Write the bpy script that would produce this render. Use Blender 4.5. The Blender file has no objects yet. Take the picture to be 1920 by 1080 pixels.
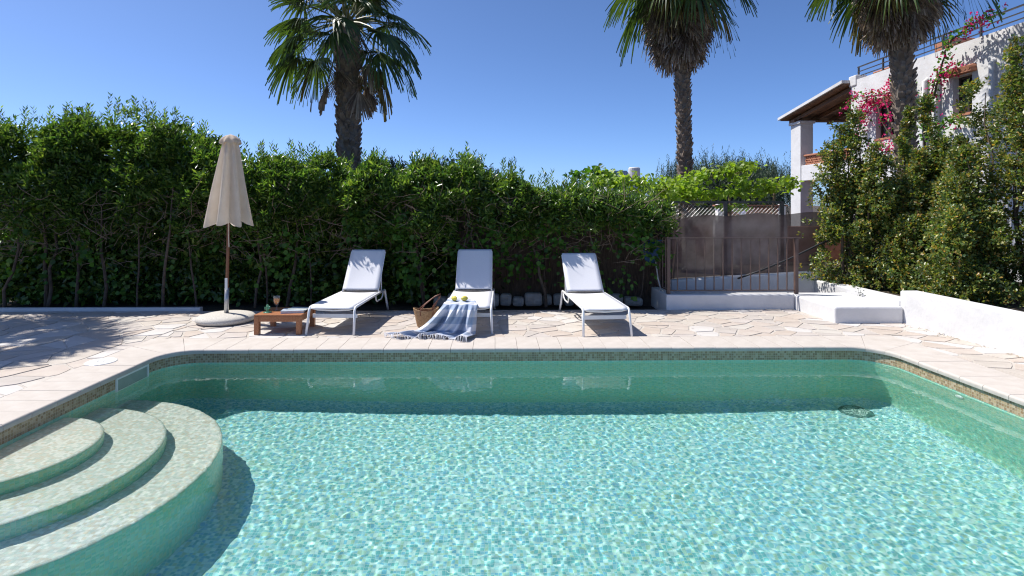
import bpy, bmesh, math, random
import numpy as np
from mathutils import Vector, Matrix, Euler, noise

# ------------------------------------------------------------------ camera, sky, sun
S = bpy.context.scene
COL = S.collection
rad = math.radians
cam = bpy.data.cameras.new('camera'); camo = bpy.data.objects.new('camera', cam); COL.objects.link(camo)
S.camera = camo
camo.location = (0, 0, 1.6); camo.rotation_euler = (math.pi / 2, 0, -rad(1))
cam.sensor_width = 36; cam.lens = 1050 / 1920 * 36
cam.shift_x = 14 / 1920; cam.shift_y = -156 / 1920
cam.clip_start = .05; cam.clip_end = 3000

SUN = Vector((.62, -.22, -1)).normalized()
world = bpy.data.worlds.new('World'); S.world = world; world.use_nodes = True
wn = world.node_tree
sky = wn.nodes.new('ShaderNodeTexSky'); sky.sky_type = 'NISHITA'; sky.sun_disc = False
sky.sun_elevation = math.asin(-SUN.z)
sky.sun_rotation = math.atan2(-SUN.x, -SUN.y)
sky.altitude = 0; sky.air_density = .52; sky.dust_density = .7; sky.ozone_density = 10.0
wn.links.new(sky.outputs[0], wn.nodes['Background'].inputs[0])
wn.nodes['Background'].inputs[1].default_value = .15
sunl = bpy.data.lights.new('sun', 'SUN'); sunl.energy = 5.0; sunl.angle = rad(.5); sunl.color = (1, .955, .89)
suno = bpy.data.objects.new('sun', sunl); COL.objects.link(suno)
suno.rotation_euler = SUN.to_track_quat('-Z', 'Y').to_euler(); suno.location = (-8, 4, 12)
sunl.cycles.is_caustics_light = True
S.view_settings.view_transform = 'Standard'; S.view_settings.look = 'None'
S.view_settings.exposure = .35; S.view_settings.gamma = 1
S.render.engine = 'CYCLES'
S.cycles.use_denoising = True; S.cycles.denoiser = 'OPENIMAGEDENOISE'
S.cycles.filter_width = 1.15
S.cycles.max_bounces = 10; S.cycles.diffuse_bounces = 4; S.cycles.transmission_bounces = 8
S.cycles.transparent_max_bounces = 12; S.cycles.sample_clamp_indirect = 8

random.seed(7)
RNG = np.random.default_rng(7)

# ------------------------------------------------------------------ materials
def srgb(r, g, b):
    f = lambda c: (c / 255 / 12.92) if c <= 10 else ((c / 255 + .055) / 1.055) ** 2.4
    return (f(r), f(g), f(b))

def newmat(name):
    m = bpy.data.materials.new(name); m.use_nodes = True
    nt = m.node_tree
    return m, nt, nt.nodes['Principled BSDF']

def N(nt, t, **kw):
    n = nt.nodes.new('ShaderNode' + t)
    for k, v in kw.items(): setattr(n, k, v)
    return n

def setin(n, **kw):
    for k, v in kw.items():
        n.inputs[k.replace('_', ' ')].default_value = v

def ramp(nt, fac, stops, interp='LINEAR'):
    r = N(nt, 'ValToRGB'); r.color_ramp.interpolation = interp
    el = r.color_ramp.elements
    while len(el) < len(stops): el.new(.5)
    for e, (p, c) in zip(el, stops): e.position = p; e.color = (*c, 1)
    nt.links.new(fac, r.inputs[0]); return r.outputs[0]

def noisy(name, c1, c2, scale=6, detail=6, rough=.6, bump=0, bscale=40, bdist=.01, metallic=0, coord='Object', spec=.5, stretch=None):
    m, nt, b = newmat(name)
    tc = N(nt, 'TexCoord'); src = tc.outputs[coord]
    if stretch:
        mp = N(nt, 'Mapping'); mp.inputs['Scale'].default_value = stretch
        nt.links.new(src, mp.inputs[0]); src = mp.outputs[0]
    nz = N(nt, 'TexNoise'); setin(nz, Scale=scale, Detail=detail, Roughness=.6)
    nt.links.new(src, nz.inputs['Vector'])
    col = ramp(nt, nz.outputs['Fac'], [(.3, c1), (.7, c2)])
    nt.links.new(col, b.inputs['Base Color'])
    setin(b, Roughness=rough, Metallic=metallic); b.inputs['Specular IOR Level'].default_value = spec
    if bump:
        n2 = N(nt, 'TexNoise'); setin(n2, Scale=bscale, Detail=5)
        nt.links.new(src, n2.inputs['Vector'])
        bp = N(nt, 'Bump'); setin(bp, Strength=bump, Distance=bdist)
        nt.links.new(n2.outputs['Fac'], bp.inputs['Height']); nt.links.new(bp.outputs[0], b.inputs['Normal'])
    return m

def leafmat(name, cols, trans, rough=.38, tw=.35, spec=.5):
    """leaf: colour differs from leaf to leaf, lit from both sides"""
    m, nt, b = newmat(name)
    g = N(nt, 'NewGeometry')
    n = len(cols)
    col = ramp(nt, g.outputs['Random Per Island'], [((i + .5) / n, c) for i, c in enumerate(cols)])
    tc = N(nt, 'TexCoord'); nz = N(nt, 'TexNoise'); setin(nz, Scale=3.2, Detail=4); nt.links.new(tc.outputs['Object'], nz.inputs['Vector'])
    mr = N(nt, 'MapRange'); mr.inputs[1].default_value = .35; mr.inputs[2].default_value = .65; mr.inputs[3].default_value = .62; mr.inputs[4].default_value = 1.45; nt.links.new(nz.outputs['Fac'], mr.inputs[0])
    vm = N(nt, 'VectorMath', operation='SCALE'); nt.links.new(col, vm.inputs[0]); nt.links.new(mr.outputs[0], vm.inputs['Scale']); col = vm.outputs[0]
    nt.links.new(col, b.inputs['Base Color']); setin(b, Roughness=rough)
    b.inputs['Specular IOR Level'].default_value = spec
    t = N(nt, 'BsdfTranslucent')
    mx = N(nt, 'MixRGB', blend_type='MULTIPLY'); mx.inputs[0].default_value = 1
    nt.links.new(col, mx.inputs[1]); mx.inputs[2].default_value = (*trans, 1)
    nt.links.new(mx.outputs[0], t.inputs['Color'])
    ms = N(nt, 'MixShader'); ms.inputs[0].default_value = tw
    nt.links.new(b.outputs[0], ms.inputs[1]); nt.links.new(t.outputs[0], ms.inputs[2])
    nt.links.new(ms.outputs[0], nt.nodes['Material Output'].inputs['Surface'])
    return m

def mosaic(name, cols, grout, size=.025, rough=.25, proj='XY'):
    """small square glass tiles: a colour per tile and a recessed grout line"""
    m, nt, b = newmat(name)
    tc = N(nt, 'TexCoord')
    uv = N(nt, 'UVMap'); uv.uv_map = 'tile'
    sc = N(nt, 'VectorMath', operation='SCALE'); sc.inputs['Scale'].default_value = 1 / size
    nt.links.new(uv.outputs[0], sc.inputs[0])
    fl = N(nt, 'VectorMath', operation='FLOOR'); nt.links.new(sc.outputs[0], fl.inputs[0])
    wnz = N(nt, 'TexWhiteNoise'); wnz.noise_dimensions = '2D'; nt.links.new(fl.outputs[0], wnz.inputs['Vector'])
    n = len(cols)
    col = ramp(nt, wnz.outputs['Value'], [(i / n, c) for i, c in enumerate(cols)], 'CONSTANT')
    fr = N(nt, 'VectorMath', operation='FRACTION'); nt.links.new(sc.outputs[0], fr.inputs[0])
    sp = N(nt, 'SeparateXYZ'); nt.links.new(fr.outputs[0], sp.inputs[0])
    def edge(o):
        a = N(nt, 'Math', operation='PINGPONG'); a.inputs[1].default_value = .5
        nt.links.new(o, a.inputs[0]); return a.outputs[0]
    mn = N(nt, 'Math', operation='MINIMUM'); nt.links.new(edge(sp.outputs[0]), mn.inputs[0]); nt.links.new(edge(sp.outputs[1]), mn.inputs[1])
    sm = N(nt, 'MapRange'); sm.inputs[1].default_value = .03; sm.inputs[2].default_value = .09
    nt.links.new(mn.outputs[0], sm.inputs[0])
    mx = N(nt, 'MixRGB'); nt.links.new(sm.outputs[0], mx.inputs[0]); mx.inputs[1].default_value = (*grout, 1); nt.links.new(col, mx.inputs[2])
    nt.links.new(mx.outputs[0], b.inputs['Base Color'])
    bp = N(nt, 'Bump'); setin(bp, Strength=.5, Distance=.002); nt.links.new(sm.outputs[0], bp.inputs['Height'])
    nt.links.new(bp.outputs[0], b.inputs['Normal']); setin(b, Roughness=rough)
    return m

M = {}
M['coping'] = noisy('coping_limestone', (.47, .42, .37), (.57, .52, .47), 5, 8, .75, .35, 60, .004)
M['mortar'] = noisy('paving_mortar', (.42, .38, .335), (.53, .49, .44), 9, 6, .9, .5, 80, .004)
M['mosaic'] = mosaic('pool_mosaic', [(.26, .60, .44), (.36, .67, .51), (.23, .57, .41), (.46, .70, .54), (.42, .60, .38), (.26, .60, .48), (.40, .64, .42), (.33, .64, .52)], (.44, .62, .50))
M['mosaic_floor'] = mosaic('pool_floor_mosaic', [(.19, .49, .49), (.37, .64, .65), (.17, .45, .46), (.52, .74, .72), (.37, .56, .42), (.20, .48, .60), (.44, .68, .56), (.30, .58, .65), (.56, .76, .70), (.25, .52, .50)], (.46, .67, .65), size=.025)  # turquoise of light absorbed by deep water is put into the floor tiles
M['mosaic_step'] = mosaic('step_mosaic', [(.74, .64, .54), (.86, .76, .67), (.64, .62, .53), (.88, .79, .71), (.74, .60, .47), (.70, .68, .60)], (.80, .71, .63), size=.024)
M['band'] = mosaic('waterline_tile', [(.30, .20, .11), (.36, .26, .15), (.26, .19, .11), (.42, .32, .19), (.31, .24, .13), (.46, .37, .25)], (.50, .42, .31))
M['white'] = noisy('white_lime_wash', (.57, .565, .565), (.70, .695, .695), 2.2, 9, .85, .45, 14, .012)
M['powder'] = noisy('white_powder_coat', (.78, .78, .79), (.82, .82, .83), 20, 2, .35)
M['sling'] = noisy('white_textile_mesh', (.64, .64, .67), (.70, .70, .73), 140, 2, .7, .3, 400, .002)
M['concrete'] = noisy('grey_terrazzo_concrete', (.42, .39, .34), (.60, .57, .52), 70, 3, .8, .3, 90, .004)
M['teak'] = noisy('oiled_teak', (.27, .095, .035), (.44, .18, .075), 4, 8, .45, .2, 30, .003, stretch=(14, 1, 14))
M['polewood'] = noisy('dark_pole_wood', (.10, .038, .022), (.17, .07, .04), 5, 8, .4, .1, 30, .003, stretch=(12, 12, 1))
M['steel'] = noisy('galvanised_steel', (.38, .38, .38), (.5, .5, .5), 30, 3, .4, metallic=.7)
M['canvas'] = noisy('cream_canvas', (.80, .72, .62), (.87, .80, .71), 8, 6, .9, .3, 300, .002)
nt = M['canvas'].node_tree; b = nt.nodes['Principled BSDF']; t_ = N(nt, 'BsdfTranslucent'); ms = N(nt, 'MixShader'); ms.inputs[0].default_value = .62
nt.links.new(b.inputs['Base Color'].links[0].from_socket, t_.inputs['Color']); nt.links.new(b.outputs[0], ms.inputs[1]); nt.links.new(t_.outputs[0], ms.inputs[2]); nt.links.new(ms.outputs[0], nt.nodes['Material Output'].inputs['Surface'])
M['iron'] = noisy('brown_painted_iron', (.085, .05, .04), (.13, .08, .065), 12, 4, .5)
M['darkiron'] = noisy('dark_rail_iron', (.03, .028, .028), (.06, .055, .05), 12, 4, .5)
M['terracotta'] = noisy('terracotta', (.34, .135, .075), (.47, .21, .125), 8, 5, .85, .3, 40, .005)
M['beam'] = noisy('porch_timber', (.11, .055, .03), (.22, .12, .065), 5, 7, .7, .3, 30, .005)
M['winframe'] = noisy('dark_window_frame', (.03, .022, .018), (.06, .04, .03), 8, 4, .5)
M['bark'] = noisy('shrub_bark', (.055, .040, .028), (.14, .10, .072), 14, 6, .9, .6, 50, .01)
M['twig'] = noisy('dry_twig', (.16, .11, .075), (.28, .20, .14), 14, 5, .9)
M['palmtrunk'] = noisy('palm_trunk', (.11, .088, .072), (.26, .215, .175), 9, 7, .95, .7, 30, .02)
M['boot'] = noisy('palm_leaf_base', (.11, .078, .058), (.30, .23, .175), 5, 5, .9)
M['soil'] = noisy('dark_soil', (.035, .026, .018), (.09, .07, .05), 8, 8, .95, .8, 30, .02)
M['rubble'] = noisy('rubble_wall', (.20, .18, .16), (.42, .40, .37), 5, 8, .9, .8, 12, .04)
M['reed'] = noisy('brushwood_screen', (.06, .04, .028), (.20, .14, .10), 10, 6, .95, .8, 60, .01, stretch=(12, 1, .6))
M['blue'] = noisy('blue_net_fabric', (.012, .05, .14), (.025, .09, .22), 30, 4, .6)
M['greyplastic'] = noisy('grey_plastic', (.35, .35, .34), (.45, .45, .44), 20, 3, .5)
M['whiteplastic'] = noisy('white_plastic', (.74, .75, .73), (.80, .80, .78), 20, 3, .35)
M['rubber'] = noisy('black_hose', (.012, .012, .014), (.025, .025, .028), 20, 3, .5)
M['palmfrond'] = leafmat('palm_frond_green', [(.035, .065, .02), (.055, .095, .025), (.08, .12, .03), (.045, .08, .03)], (1.5, 1.7, .6), .42, .3)
M['petiole'] = noisy('palm_petiole', (.10, .12, .04), (.18, .17, .06), 6, 3, .5)
M['deadfrond'] = leafmat('palm_frond_dead', [(.25, .19, .145), (.36, .28, .21), (.46, .38, .30), (.19, .14, .105)], (1.0, .9, .75), .75, .22)
M['yellowfrond'] = leafmat('palm_frond_yellowing', [(.16, .12, .03), (.22, .16, .04), (.10, .11, .03)], (1.2, 1.1, .6), .6, .25)

# ------------------------------------------------------------------ mesh helpers
def mesh_np(name, V, F, mat=None, smooth=False, parent=None, mats=None, midx=None):
    V = np.asarray(V, dtype=np.float32).reshape(-1, 3); F = np.asarray(F, dtype=np.int32)
    me = bpy.data.meshes.new(name)
    nf, k = F.shape
    me.vertices.add(len(V)); me.vertices.foreach_set('co', V.ravel())
    me.loops.add(nf * k); me.loops.foreach_set('vertex_index', F.ravel())
    me.polygons.add(nf); me.polygons.foreach_set('loop_start', np.arange(0, nf * k, k, dtype=np.int32))
    if smooth: me.polygons.foreach_set('use_smooth', np.ones(nf, dtype=bool))
    for m in ([mat] if mat else (mats or [])): me.materials.append(m)
    if midx is not None: me.polygons.foreach_set('material_index', np.asarray(midx, dtype=np.int32))
    me.update(calc_edges=True)
    o = bpy.data.objects.new(name, me); COL.objects.link(o)
    if parent: o.parent = parent
    return o

class MB:
    def __init__(s): s.v = []; s.f = []
    def add(s, V, F):
        n = len(s.v); s.v += [tuple(p) for p in V]; s.f += [tuple(i + n for i in f) for f in F]; return s
    def box(s, x0, x1, y0, y1, z0, z1):
        return s.add([(x0, y0, z0), (x1, y0, z0), (x1, y1, z0), (x0, y1, z0), (x0, y0, z1), (x1, y0, z1), (x1, y1, z1), (x0, y1, z1)],
                     [(3, 2, 1, 0), (4, 5, 6, 7), (0, 1, 5, 4), (1, 2, 6, 5), (2, 3, 7, 6), (3, 0, 4, 7)])
    def prism(s, poly, z0, z1):
        n = len(poly)
        return s.add([(x, y, z0) for x, y in poly] + [(x, y, z1) for x, y in poly],
                     [tuple(range(n - 1, -1, -1)), tuple(range(n, 2 * n))] + [(i, (i + 1) % n, n + (i + 1) % n, n + i) for i in range(n)])
    def tube(s, pts, r, n=8, cap=True):
        pts = [Vector(p) for p in pts]; rs = r if isinstance(r, (list, tuple)) else [r] * len(pts)
        V = []; F = []; up = None
        for i, p in enumerate(pts):
            t = (pts[min(i + 1, len(pts) - 1)] - pts[max(i - 1, 0)]).normalized()
            if up is None: up = t.orthogonal().normalized()
            u = (up - t * up.dot(t))
            u = u.normalized() if u.length > 1e-5 else t.orthogonal().normalized()
            up = u; w = t.cross(u)
            for k in range(n):
                a = 2 * math.pi * k / n; V.append(p + (u * math.cos(a) + w * math.sin(a)) * rs[i])
        for i in range(len(pts) - 1):
            for k in range(n):
                F.append((i * n + k, i * n + (k + 1) % n, (i + 1) * n + (k + 1) % n, (i + 1) * n + k))
        if cap:
            F.append(tuple(range(n - 1, -1, -1))); F.append(tuple(range((len(pts) - 1) * n, len(pts) * n)))
        return s.add(V, F)
    def lathe(s, prof, n=32, rfun=None, c=(0, 0)):
        V = []; F = []
        for r, z in prof:
            for k in range(n):
                a = 2 * math.pi * k / n; q = r * (rfun(a, z) if rfun else 1)
                V.append((c[0] + q * math.cos(a), c[1] + q * math.sin(a), z))
        for i in range(len(prof) - 1):
            for k in range(n): F.append((i * n + k, i * n + (k + 1) % n, (i + 1) * n + (k + 1) % n, (i + 1) * n + k))
        F.append(tuple(range(n - 1, -1, -1))); F.append(tuple(range((len(prof) - 1) * n, len(prof) * n)))
        return s.add(V, F)
    def build(s, name, mat, parent=None, smooth=False, bevel=0, segs=2, autosmooth=None):
        me = bpy.data.meshes.new(name); me.from_pydata(s.v, [], s.f); me.update()
        if mat: me.materials.append(mat)
        if bevel:
            bm = bmesh.new(); bm.from_mesh(me)
            es = [e for e in bm.edges if len(e.link_faces) == 2 and e.calc_face_angle(0) > .6]
            bmesh.ops.bevel(bm, geom=es, offset=bevel, segments=segs, affect='EDGES', profile=.5)
            bm.to_mesh(me); bm.free()
        if smooth: me.shade_smooth()
        if autosmooth: me.shade_smooth(); me.set_sharp_from_angle(angle=rad(autosmooth))
        o = bpy.data.objects.new(name, me); COL.objects.link(o)
        if parent: o.parent = parent
        return o

def tag(o, label=None, cat=None, group=None, kind=None):
    if label: o['label'] = label
    if cat: o['category'] = cat
    if group: o['group'] = group
    if kind: o['kind'] = kind
    return o
def thing(name, label, cat, loc=(0, 0, 0), rz=0, group=None):
    o = bpy.data.objects.new(name, None); COL.objects.link(o); o.empty_display_size = .1
    o.location = loc; o.rotation_euler = (0, 0, rz); return tag(o, label, cat, group)
def dup(root, loc, rz, label):
    r = root.copy(); COL.objects.link(r); r.location = loc; r.rotation_euler = (0, 0, rz); r['label'] = label
    for ch in list(root.children):
        c = ch.copy(); COL.objects.link(c); c.parent = r
        for g in ch.children:
            d = g.copy(); COL.objects.link(d); d.parent = c
    return r
def boxuv(o, name='tile'):
    me = o.data; uv = me.uv_layers.new(name=name)
    for p in me.polygons:
        n = p.normal
        for li in p.loop_indices:
            c = me.vertices[me.loops[li].vertex_index].co
            if abs(n.z) > .7: uv.data[li].uv = (c.x, c.y)
            elif abs(n.x) > abs(n.y): uv.data[li].uv = (c.y, c.z)
            else: uv.data[li].uv = (c.x, c.z)

# ------------------------------------------------------------------ pool
PX0, PX1, PY0, PY1 = -3.6, 4.35, 2.0, 6.27
ZW = -.165
CR = .38
def rrect(x0, x1, y0, y1, r, n=10):
    P = []
    for cx, cy, a0 in ((x1 - r, y1 - r, 0), (x0 + r, y1 - r, 90), (x0 + r, y0 + r, 180), (x1 - r, y0 + r, 270)):
        for k in range(n + 1):
            a = rad(a0 + 90 * k / n); P.append((cx + r * math.cos(a), cy + r * math.sin(a)))
    return P
def zfloor(x): return -1.40 - .022 * (x + 3.6)
shell = MB()
rings = []
# wall from under the coping down, then a cove into the sloping floor
COVE = .22
rings.append((0, 0, None))
for k in range(6):
    a = k / 5 * math.pi / 2
    rings.append((COVE * (1 - math.cos(a)), COVE * (1 - math.sin(a)), 1))
base = len(rings)
np_ = 44
V = []; F = []; UV = []
per = None
for ins, up, fl in rings:
    P = rrect(PX0 + ins, PX1 - ins, PY0 + ins, PY1 - ins, CR - ins)
    for (x, y) in P:
        V.append((x, y, -.045 if fl is None else zfloor(x) + up))
n = len(P)
for i in range(len(rings) - 1):
    for k in range(n): F.append((i * n + k, (i + 1) * n + k, (i + 1) * n + (k + 1) % n, i * n + (k + 1) % n))
F.append(tuple((len(rings) - 1) * n + k for k in range(n)))
shell.add(V, F)
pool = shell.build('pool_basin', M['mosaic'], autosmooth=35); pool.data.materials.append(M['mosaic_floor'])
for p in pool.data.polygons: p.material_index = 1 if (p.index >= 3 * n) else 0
tag(pool, 'green and cream mosaic swimming pool basin', kind='structure')
# uv along the perimeter for the walls, plan for the floor
me = pool.data; uvl = me.uv_layers.new(name='tile')
P0 = rrect(PX0, PX1, PY0, PY1, CR); cum = [0]
for k in range(n): cum.append(cum[-1] + math.dist(P0[k], P0[(k + 1) % n]))
for p in me.polygons:
    ids = list(p.vertices)
    for li, vi in zip(p.loop_indices, ids):
        c = me.vertices[vi].co
        if len(ids) > 4: uvl.data[li].uv = (c.x, c.y)
        else:
            ring, k = divmod(vi, n)
            s = cum[k] if not (k == 0 and (n - 1) in [i % n for i in ids]) else cum[n]
            uvl.data[li].uv = (s, c.z - (0.1 * ring))
# waterline tile band, 4 mm proud
mb = MB(); V = []; F = []
Pb = rrect(PX0 + .004, PX1 - .004, PY0 + .004, PY1 - .004, CR - .004)
for z in (-.046, -.150): V += [(x, y, z) for x, y in Pb]
V += [(x, y, -.150) for x, y in P0]
F = [(k, n + k, n + (k + 1) % n, (k + 1) % n) for k in range(n)] + [(n + k, 2 * n + k, 2 * n + (k + 1) % n, n + (k + 1) % n) for k in range(n)]
mb.add(V, F)
band = mb.build('waterline_tile_band', M['band'], pool, autosmooth=35)
uvl = band.data.uv_layers.new(name='tile')
for p in band.data.polygons:
    ids = list(p.vertices)
    for li, vi in zip(p.loop_indices, ids):
        k = vi % n; c = band.data.vertices[vi].co
        s = cum[k] if not (k == 0 and (n - 1) in [i % n for i in ids]) else cum[n]
        uvl.data[li].uv = (s, c.z)

# steps: three half-round treads against the left wall
stepc = (PX0 - .02, 4.13)
def half_step(name, r, ztop, zbot):
    mb = MB(); ns = 48; br = .03; prof = [(r, zbot), (r, ztop - br)]
    for k in range(1, 5):
        a = k / 4 * math.pi / 2; prof.append((r - br + br * math.cos(a), ztop - br + br * math.sin(a)))
    V = []; F = []
    for q, z in prof:
        for k in range(ns + 1):
            a = -math.pi / 2 + math.pi * k / ns; V.append((stepc[0] + q * math.cos(a), stepc[1] + q * math.sin(a), z))
    m_ = ns + 1
    for i in range(len(prof) - 1):
        for k in range(ns): F.append((i * m_ + k, i * m_ + k + 1, (i + 1) * m_ + k + 1, (i + 1) * m_ + k))
    F.append(tuple((len(prof) - 1) * m_ + k for k in range(m_)))
    mb.add(V, F); o = mb.build(name, M['mosaic_step'], pool, autosmooth=40); o.data.materials.append(M['mosaic']); o.data.polygons.foreach_set('material_index', [1 if i < 2 * ns else 0 for i in range(len(o.data.polygons))])
    uvl = o.data.uv_layers.new(name='tile')
    for p in o.data.polygons:
        for li, vi in zip(p.loop_indices, p.vertices):
            c = o.data.vertices[vi].co; i, k = divmod(vi, m_)
            uvl.data[li].uv = (c.x, c.y) if len(p.vertices) > 4 else (math.pi * k / ns * r, c.z - .02 * i)
    return o
st = [half_step('pool_step', .64, -.215, -.9), half_step('pool_step', 1.06, -.45, -1.1), half_step('pool_step', 1.47, -.69, -1.7)]

# water: the rippled surface, reaching just behind the walls
gx0, gx1, gy0, gy1 = PX0 - .03, PX1 + .03, PY0 - .03, PY1 + .03
nx, ny = 960, 520
xs = np.linspace(gx0, gx1, nx); ys = np.linspace(gy0, gy1, ny)
X, Y = np.meshgrid(xs, ys); Z = np.zeros_like(X)
rw = np.random.default_rng(3)
SLOPE = .0013
for k in range(80):
    lam = .045 * (3.2 ** rw.random()); a = rw.normal(.6, 1.2); ph = rw.uniform(0, 6.28)
    w = 2 * math.pi / lam
    Z += SLOPE / w * np.sin((X * math.cos(a) + Y * math.sin(a)) * w + ph + .9 * np.sin(X * 1.3 + ph) + .8 * np.sin(Y * 1.7 + 2 * ph))
V = np.stack([X, Y, Z + ZW], -1).reshape(-1, 3)
idx = np.arange(nx * ny).reshape(ny, nx)
F = np.stack([idx[:-1, :-1], idx[:-1, 1:], idx[1:, 1:], idx[1:, :-1]], -1).reshape(-1, 4)
mw, nt, b = newmat('pool_water')
setin(b, Roughness=0, IOR=1.333); b.inputs['Transmission Weight'].default_value = 1; b.inputs['Base Color'].default_value = (.80, .965, .96, 1)
water = mesh_np('pool_water', V, F, mw, smooth=True); tag(water, 'clear rippled turquoise pool water', kind='structure')
water.cycles.is_caustics_caster = True

# skimmer, return jet and drain
sk = thing('pool_skimmer', 'white rectangular skimmer opening in the pool wall near the far left corner', 'skimmer', (PX0, 5.62, -.13))
mb = MB(); w_, h_, t_ = .25, .085, .022
for (y0, y1, z0, z1) in ((-w_, w_, h_ - t_, h_), (-w_, w_, -h_, -h_ + t_), (-w_, -w_ + t_, -h_ + t_, h_ - t_), (w_ - t_, w_, -h_ + t_, h_ - t_)):
    mb.box(-.01, .016, y0, y1, z0, z1)
mb.build('frame', M['whiteplastic'], sk)
MB().box(.005, .008, -w_ + t_, w_ - t_, -h_ + t_, h_ - t_).build('flap', noisy('pale_flap', (.30, .36, .30), (.36, .42, .35), 10, 3, .4), sk)
jet = thing('return_jet', 'small round white return jet on the right pool wall', 'pool jet', (PX1 - .002, 5.16, -.27))
mb = MB().lathe([(.045, 0), (.045, .008), (.03, .02), (.022, .024)], 20); jb = mb.build('jet_ring', M['whiteplastic'], jet, smooth=True); jb.rotation_euler = (0, -math.pi / 2, 0)
dr = thing('pool_drain', 'round mosaic drain cover on the pool floor in the shaded far right corner', 'drain', (3.86, 5.93, zfloor(3.86) + .004))
MB().lathe([(.16, -.004), (.16, .008), (.145, .012)], 28).build('rim', noisy('drain_rim', (.05, .14, .13), (.10, .22, .2), 20, 3, .5), dr)
mb = MB()
for i in range(-4, 5):
    for j in range(-4, 5):
        if math.hypot(i, j) * .03 < .125: mb.box(i * .03 - .011, i * .03 + .011, j * .03 - .011, j * .03 + .011, .0125, .016)
g_ = mb.build('grate', noisy('drain_tiles', (.30, .48, .44), (.5, .62, .56), 40, 2, .4), dr); tag(g_, kind='stuff')
for o in [pool, band] + st + [c for t in (sk, jet, dr) for c in t.children]: o.cycles.is_caustics_receiver = True

# coping stones
coping = thing('pool_coping', None, None); tag(coping, 'pale limestone pool coping with rounded nosing', kind='structure')
CW = .52; OH = .03; TH = .048
def nosing(w=CW):
    """profile across the stone, x=0 at the pool face, rounded over at the pool edge"""
    r = .022; P = [(w, -TH), (w, 0)]
    for k in range(6):
        a = math.pi / 2 + k / 5 * math.pi / 2; P.append((r + r * math.cos(a), -r + r * math.sin(a)))
    P += [(.004, -TH)]
    return P
def stone_mesh(L, w=CW):
    P = nosing(w); k = len(P); V = []
    for y in (.002, L - .002): V += [(x, y, z) for x, z in P]
    F = [tuple(range(k)), tuple(range(2 * k - 1, k - 1, -1))] + [(i, k + i, k + (i + 1) % k, (i + 1) % k) for i in range(k)]
    me = bpy.data.meshes.new('coping_stone'); me.from_pydata(V, [], F); me.update(); me.materials.append(M['coping'])
    me.shade_smooth(); me.set_sharp_from_angle(angle=rad(40)); return me
def stone_run(p, d, L, cnt, w=CW):
    """stones from p along d; pool lies on the right-hand side of d"""
    me = stone_mesh(L / cnt, w); ang = math.atan2(d[1], d[0]) - math.pi / 2
    for i in range(cnt):
        o = bpy.data.objects.new('coping_stone', me); COL.objects.link(o); o.parent = coping
        o.location = (p[0] + d[0] * L / cnt * i, p[1] + d[1] * L / cnt * i, random.uniform(-.0012, .0012) + .003)
        o.rotation_euler = (0, 0, ang)
xi0, xi1, yi0, yi1 = PX0 + OH, PX1 - OH, PY0 + OH, PY1 - OH
rI = CR - OH
def mirror_run(p, d, L, cnt):   # local +x must point away from the pool
    me = stone_mesh(L / cnt); dx, dy = d
    ox, oy = -dy, dx            # outward = left of d
    for i in range(cnt):
        o = bpy.data.objects.new('coping_stone', me); COL.objects.link(o); o.parent = coping
        # local x -> outward, local y -> -d  (keeps the frame right handed)
        o.matrix_local = Matrix(((ox, -dx, 0, p[0] + dx * L / cnt * (i + 1)), (oy, -dy, 0, p[1] + dy * L / cnt * (i + 1)), (0, 0, 1, .003 + random.uniform(-.0015, .0015)), (0, 0, 0, 1)))
Lx = (xi1 - rI) - (xi0 + rI); Ly = (yi1 - rI) - (yi0 + rI)
mirror_run((xi0 + rI, yi1), (1, 0), Lx, 29)            # far side, outward +y
mirror_run((xi0, yi0 + rI), (0, 1), Ly, 14)            # left side, outward -x
mirror_run((xi1, yi1 - rI), (0, -1), Ly, 14)           # right side, outward +x
mirror_run((xi1 - rI, yi0), (-1, 0), Lx, 29)           # near side, outward -y
def corner(cx, cy, a0, sx, sy):
    nst = 3
    for s in range(nst):
        A = [a0 + 90 * (s + k / 4) / nst for k in range(5)]
        ox, oy = cx + sx * (rI + CW), cy + sy * (rI + CW)
        def outer(a):
            c, s_ = math.cos(rad(a)), math.sin(rad(a)); t = min((rI + CW) / max(abs(c), 1e-6), (rI + CW) / max(abs(s_), 1e-6))
            return (cx + c * t, cy + s_ * t)
        V = []; F = []; g = .14
        prof = [(.004, -TH)] + [(.022 + .022 * math.cos(math.pi - k / 4 * math.pi / 2), -.022 + .022 * math.sin(k / 4 * math.pi / 2)) for k in range(5)]
        AA = [A[0] + g] + A[1:4] + [A[4] - g]
        if s == 1: AA = sorted(AA)
        kk = len(prof)
        for a in AA:
            c, s_ = math.cos(rad(a)), math.sin(rad(a))
            V += [(cx + c * (rI + q), cy + s_ * (rI + q), z) for q, z in prof]
            o_ = outer(a); V += [(o_[0], o_[1], 0), (o_[0], o_[1], -TH)]
        kk += 2
        for i in range(len(AA) - 1):
            for j in range(kk - 1): F.append((i * kk + j, i * kk + j + 1, (i + 1) * kk + j + 1, (i + 1) * kk + j))
        F.append(tuple(range(kk - 1, -1, -1))); F.append(tuple(range((len(AA) - 1) * kk, len(AA) * kk)))
        o = MB().add(V, F).build('coping_stone', M['coping'], coping, autosmooth=40); o.location.z = .003
        bm = bmesh.new(); bm.from_mesh(o.data); bmesh.ops.recalc_face_normals(bm, faces=bm.faces); bm.to_mesh(o.data); bm.free()
corner(xi1 - rI, yi1 - rI, 0, 1, 1); corner(xi0 + rI, yi1 - rI, 90, -1, 1)
corner(xi0 + rI, yi0 + rI, 180, -1, -1); corner(xi1 - rI, yi0 + rI, 270, 1, -1)

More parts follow.
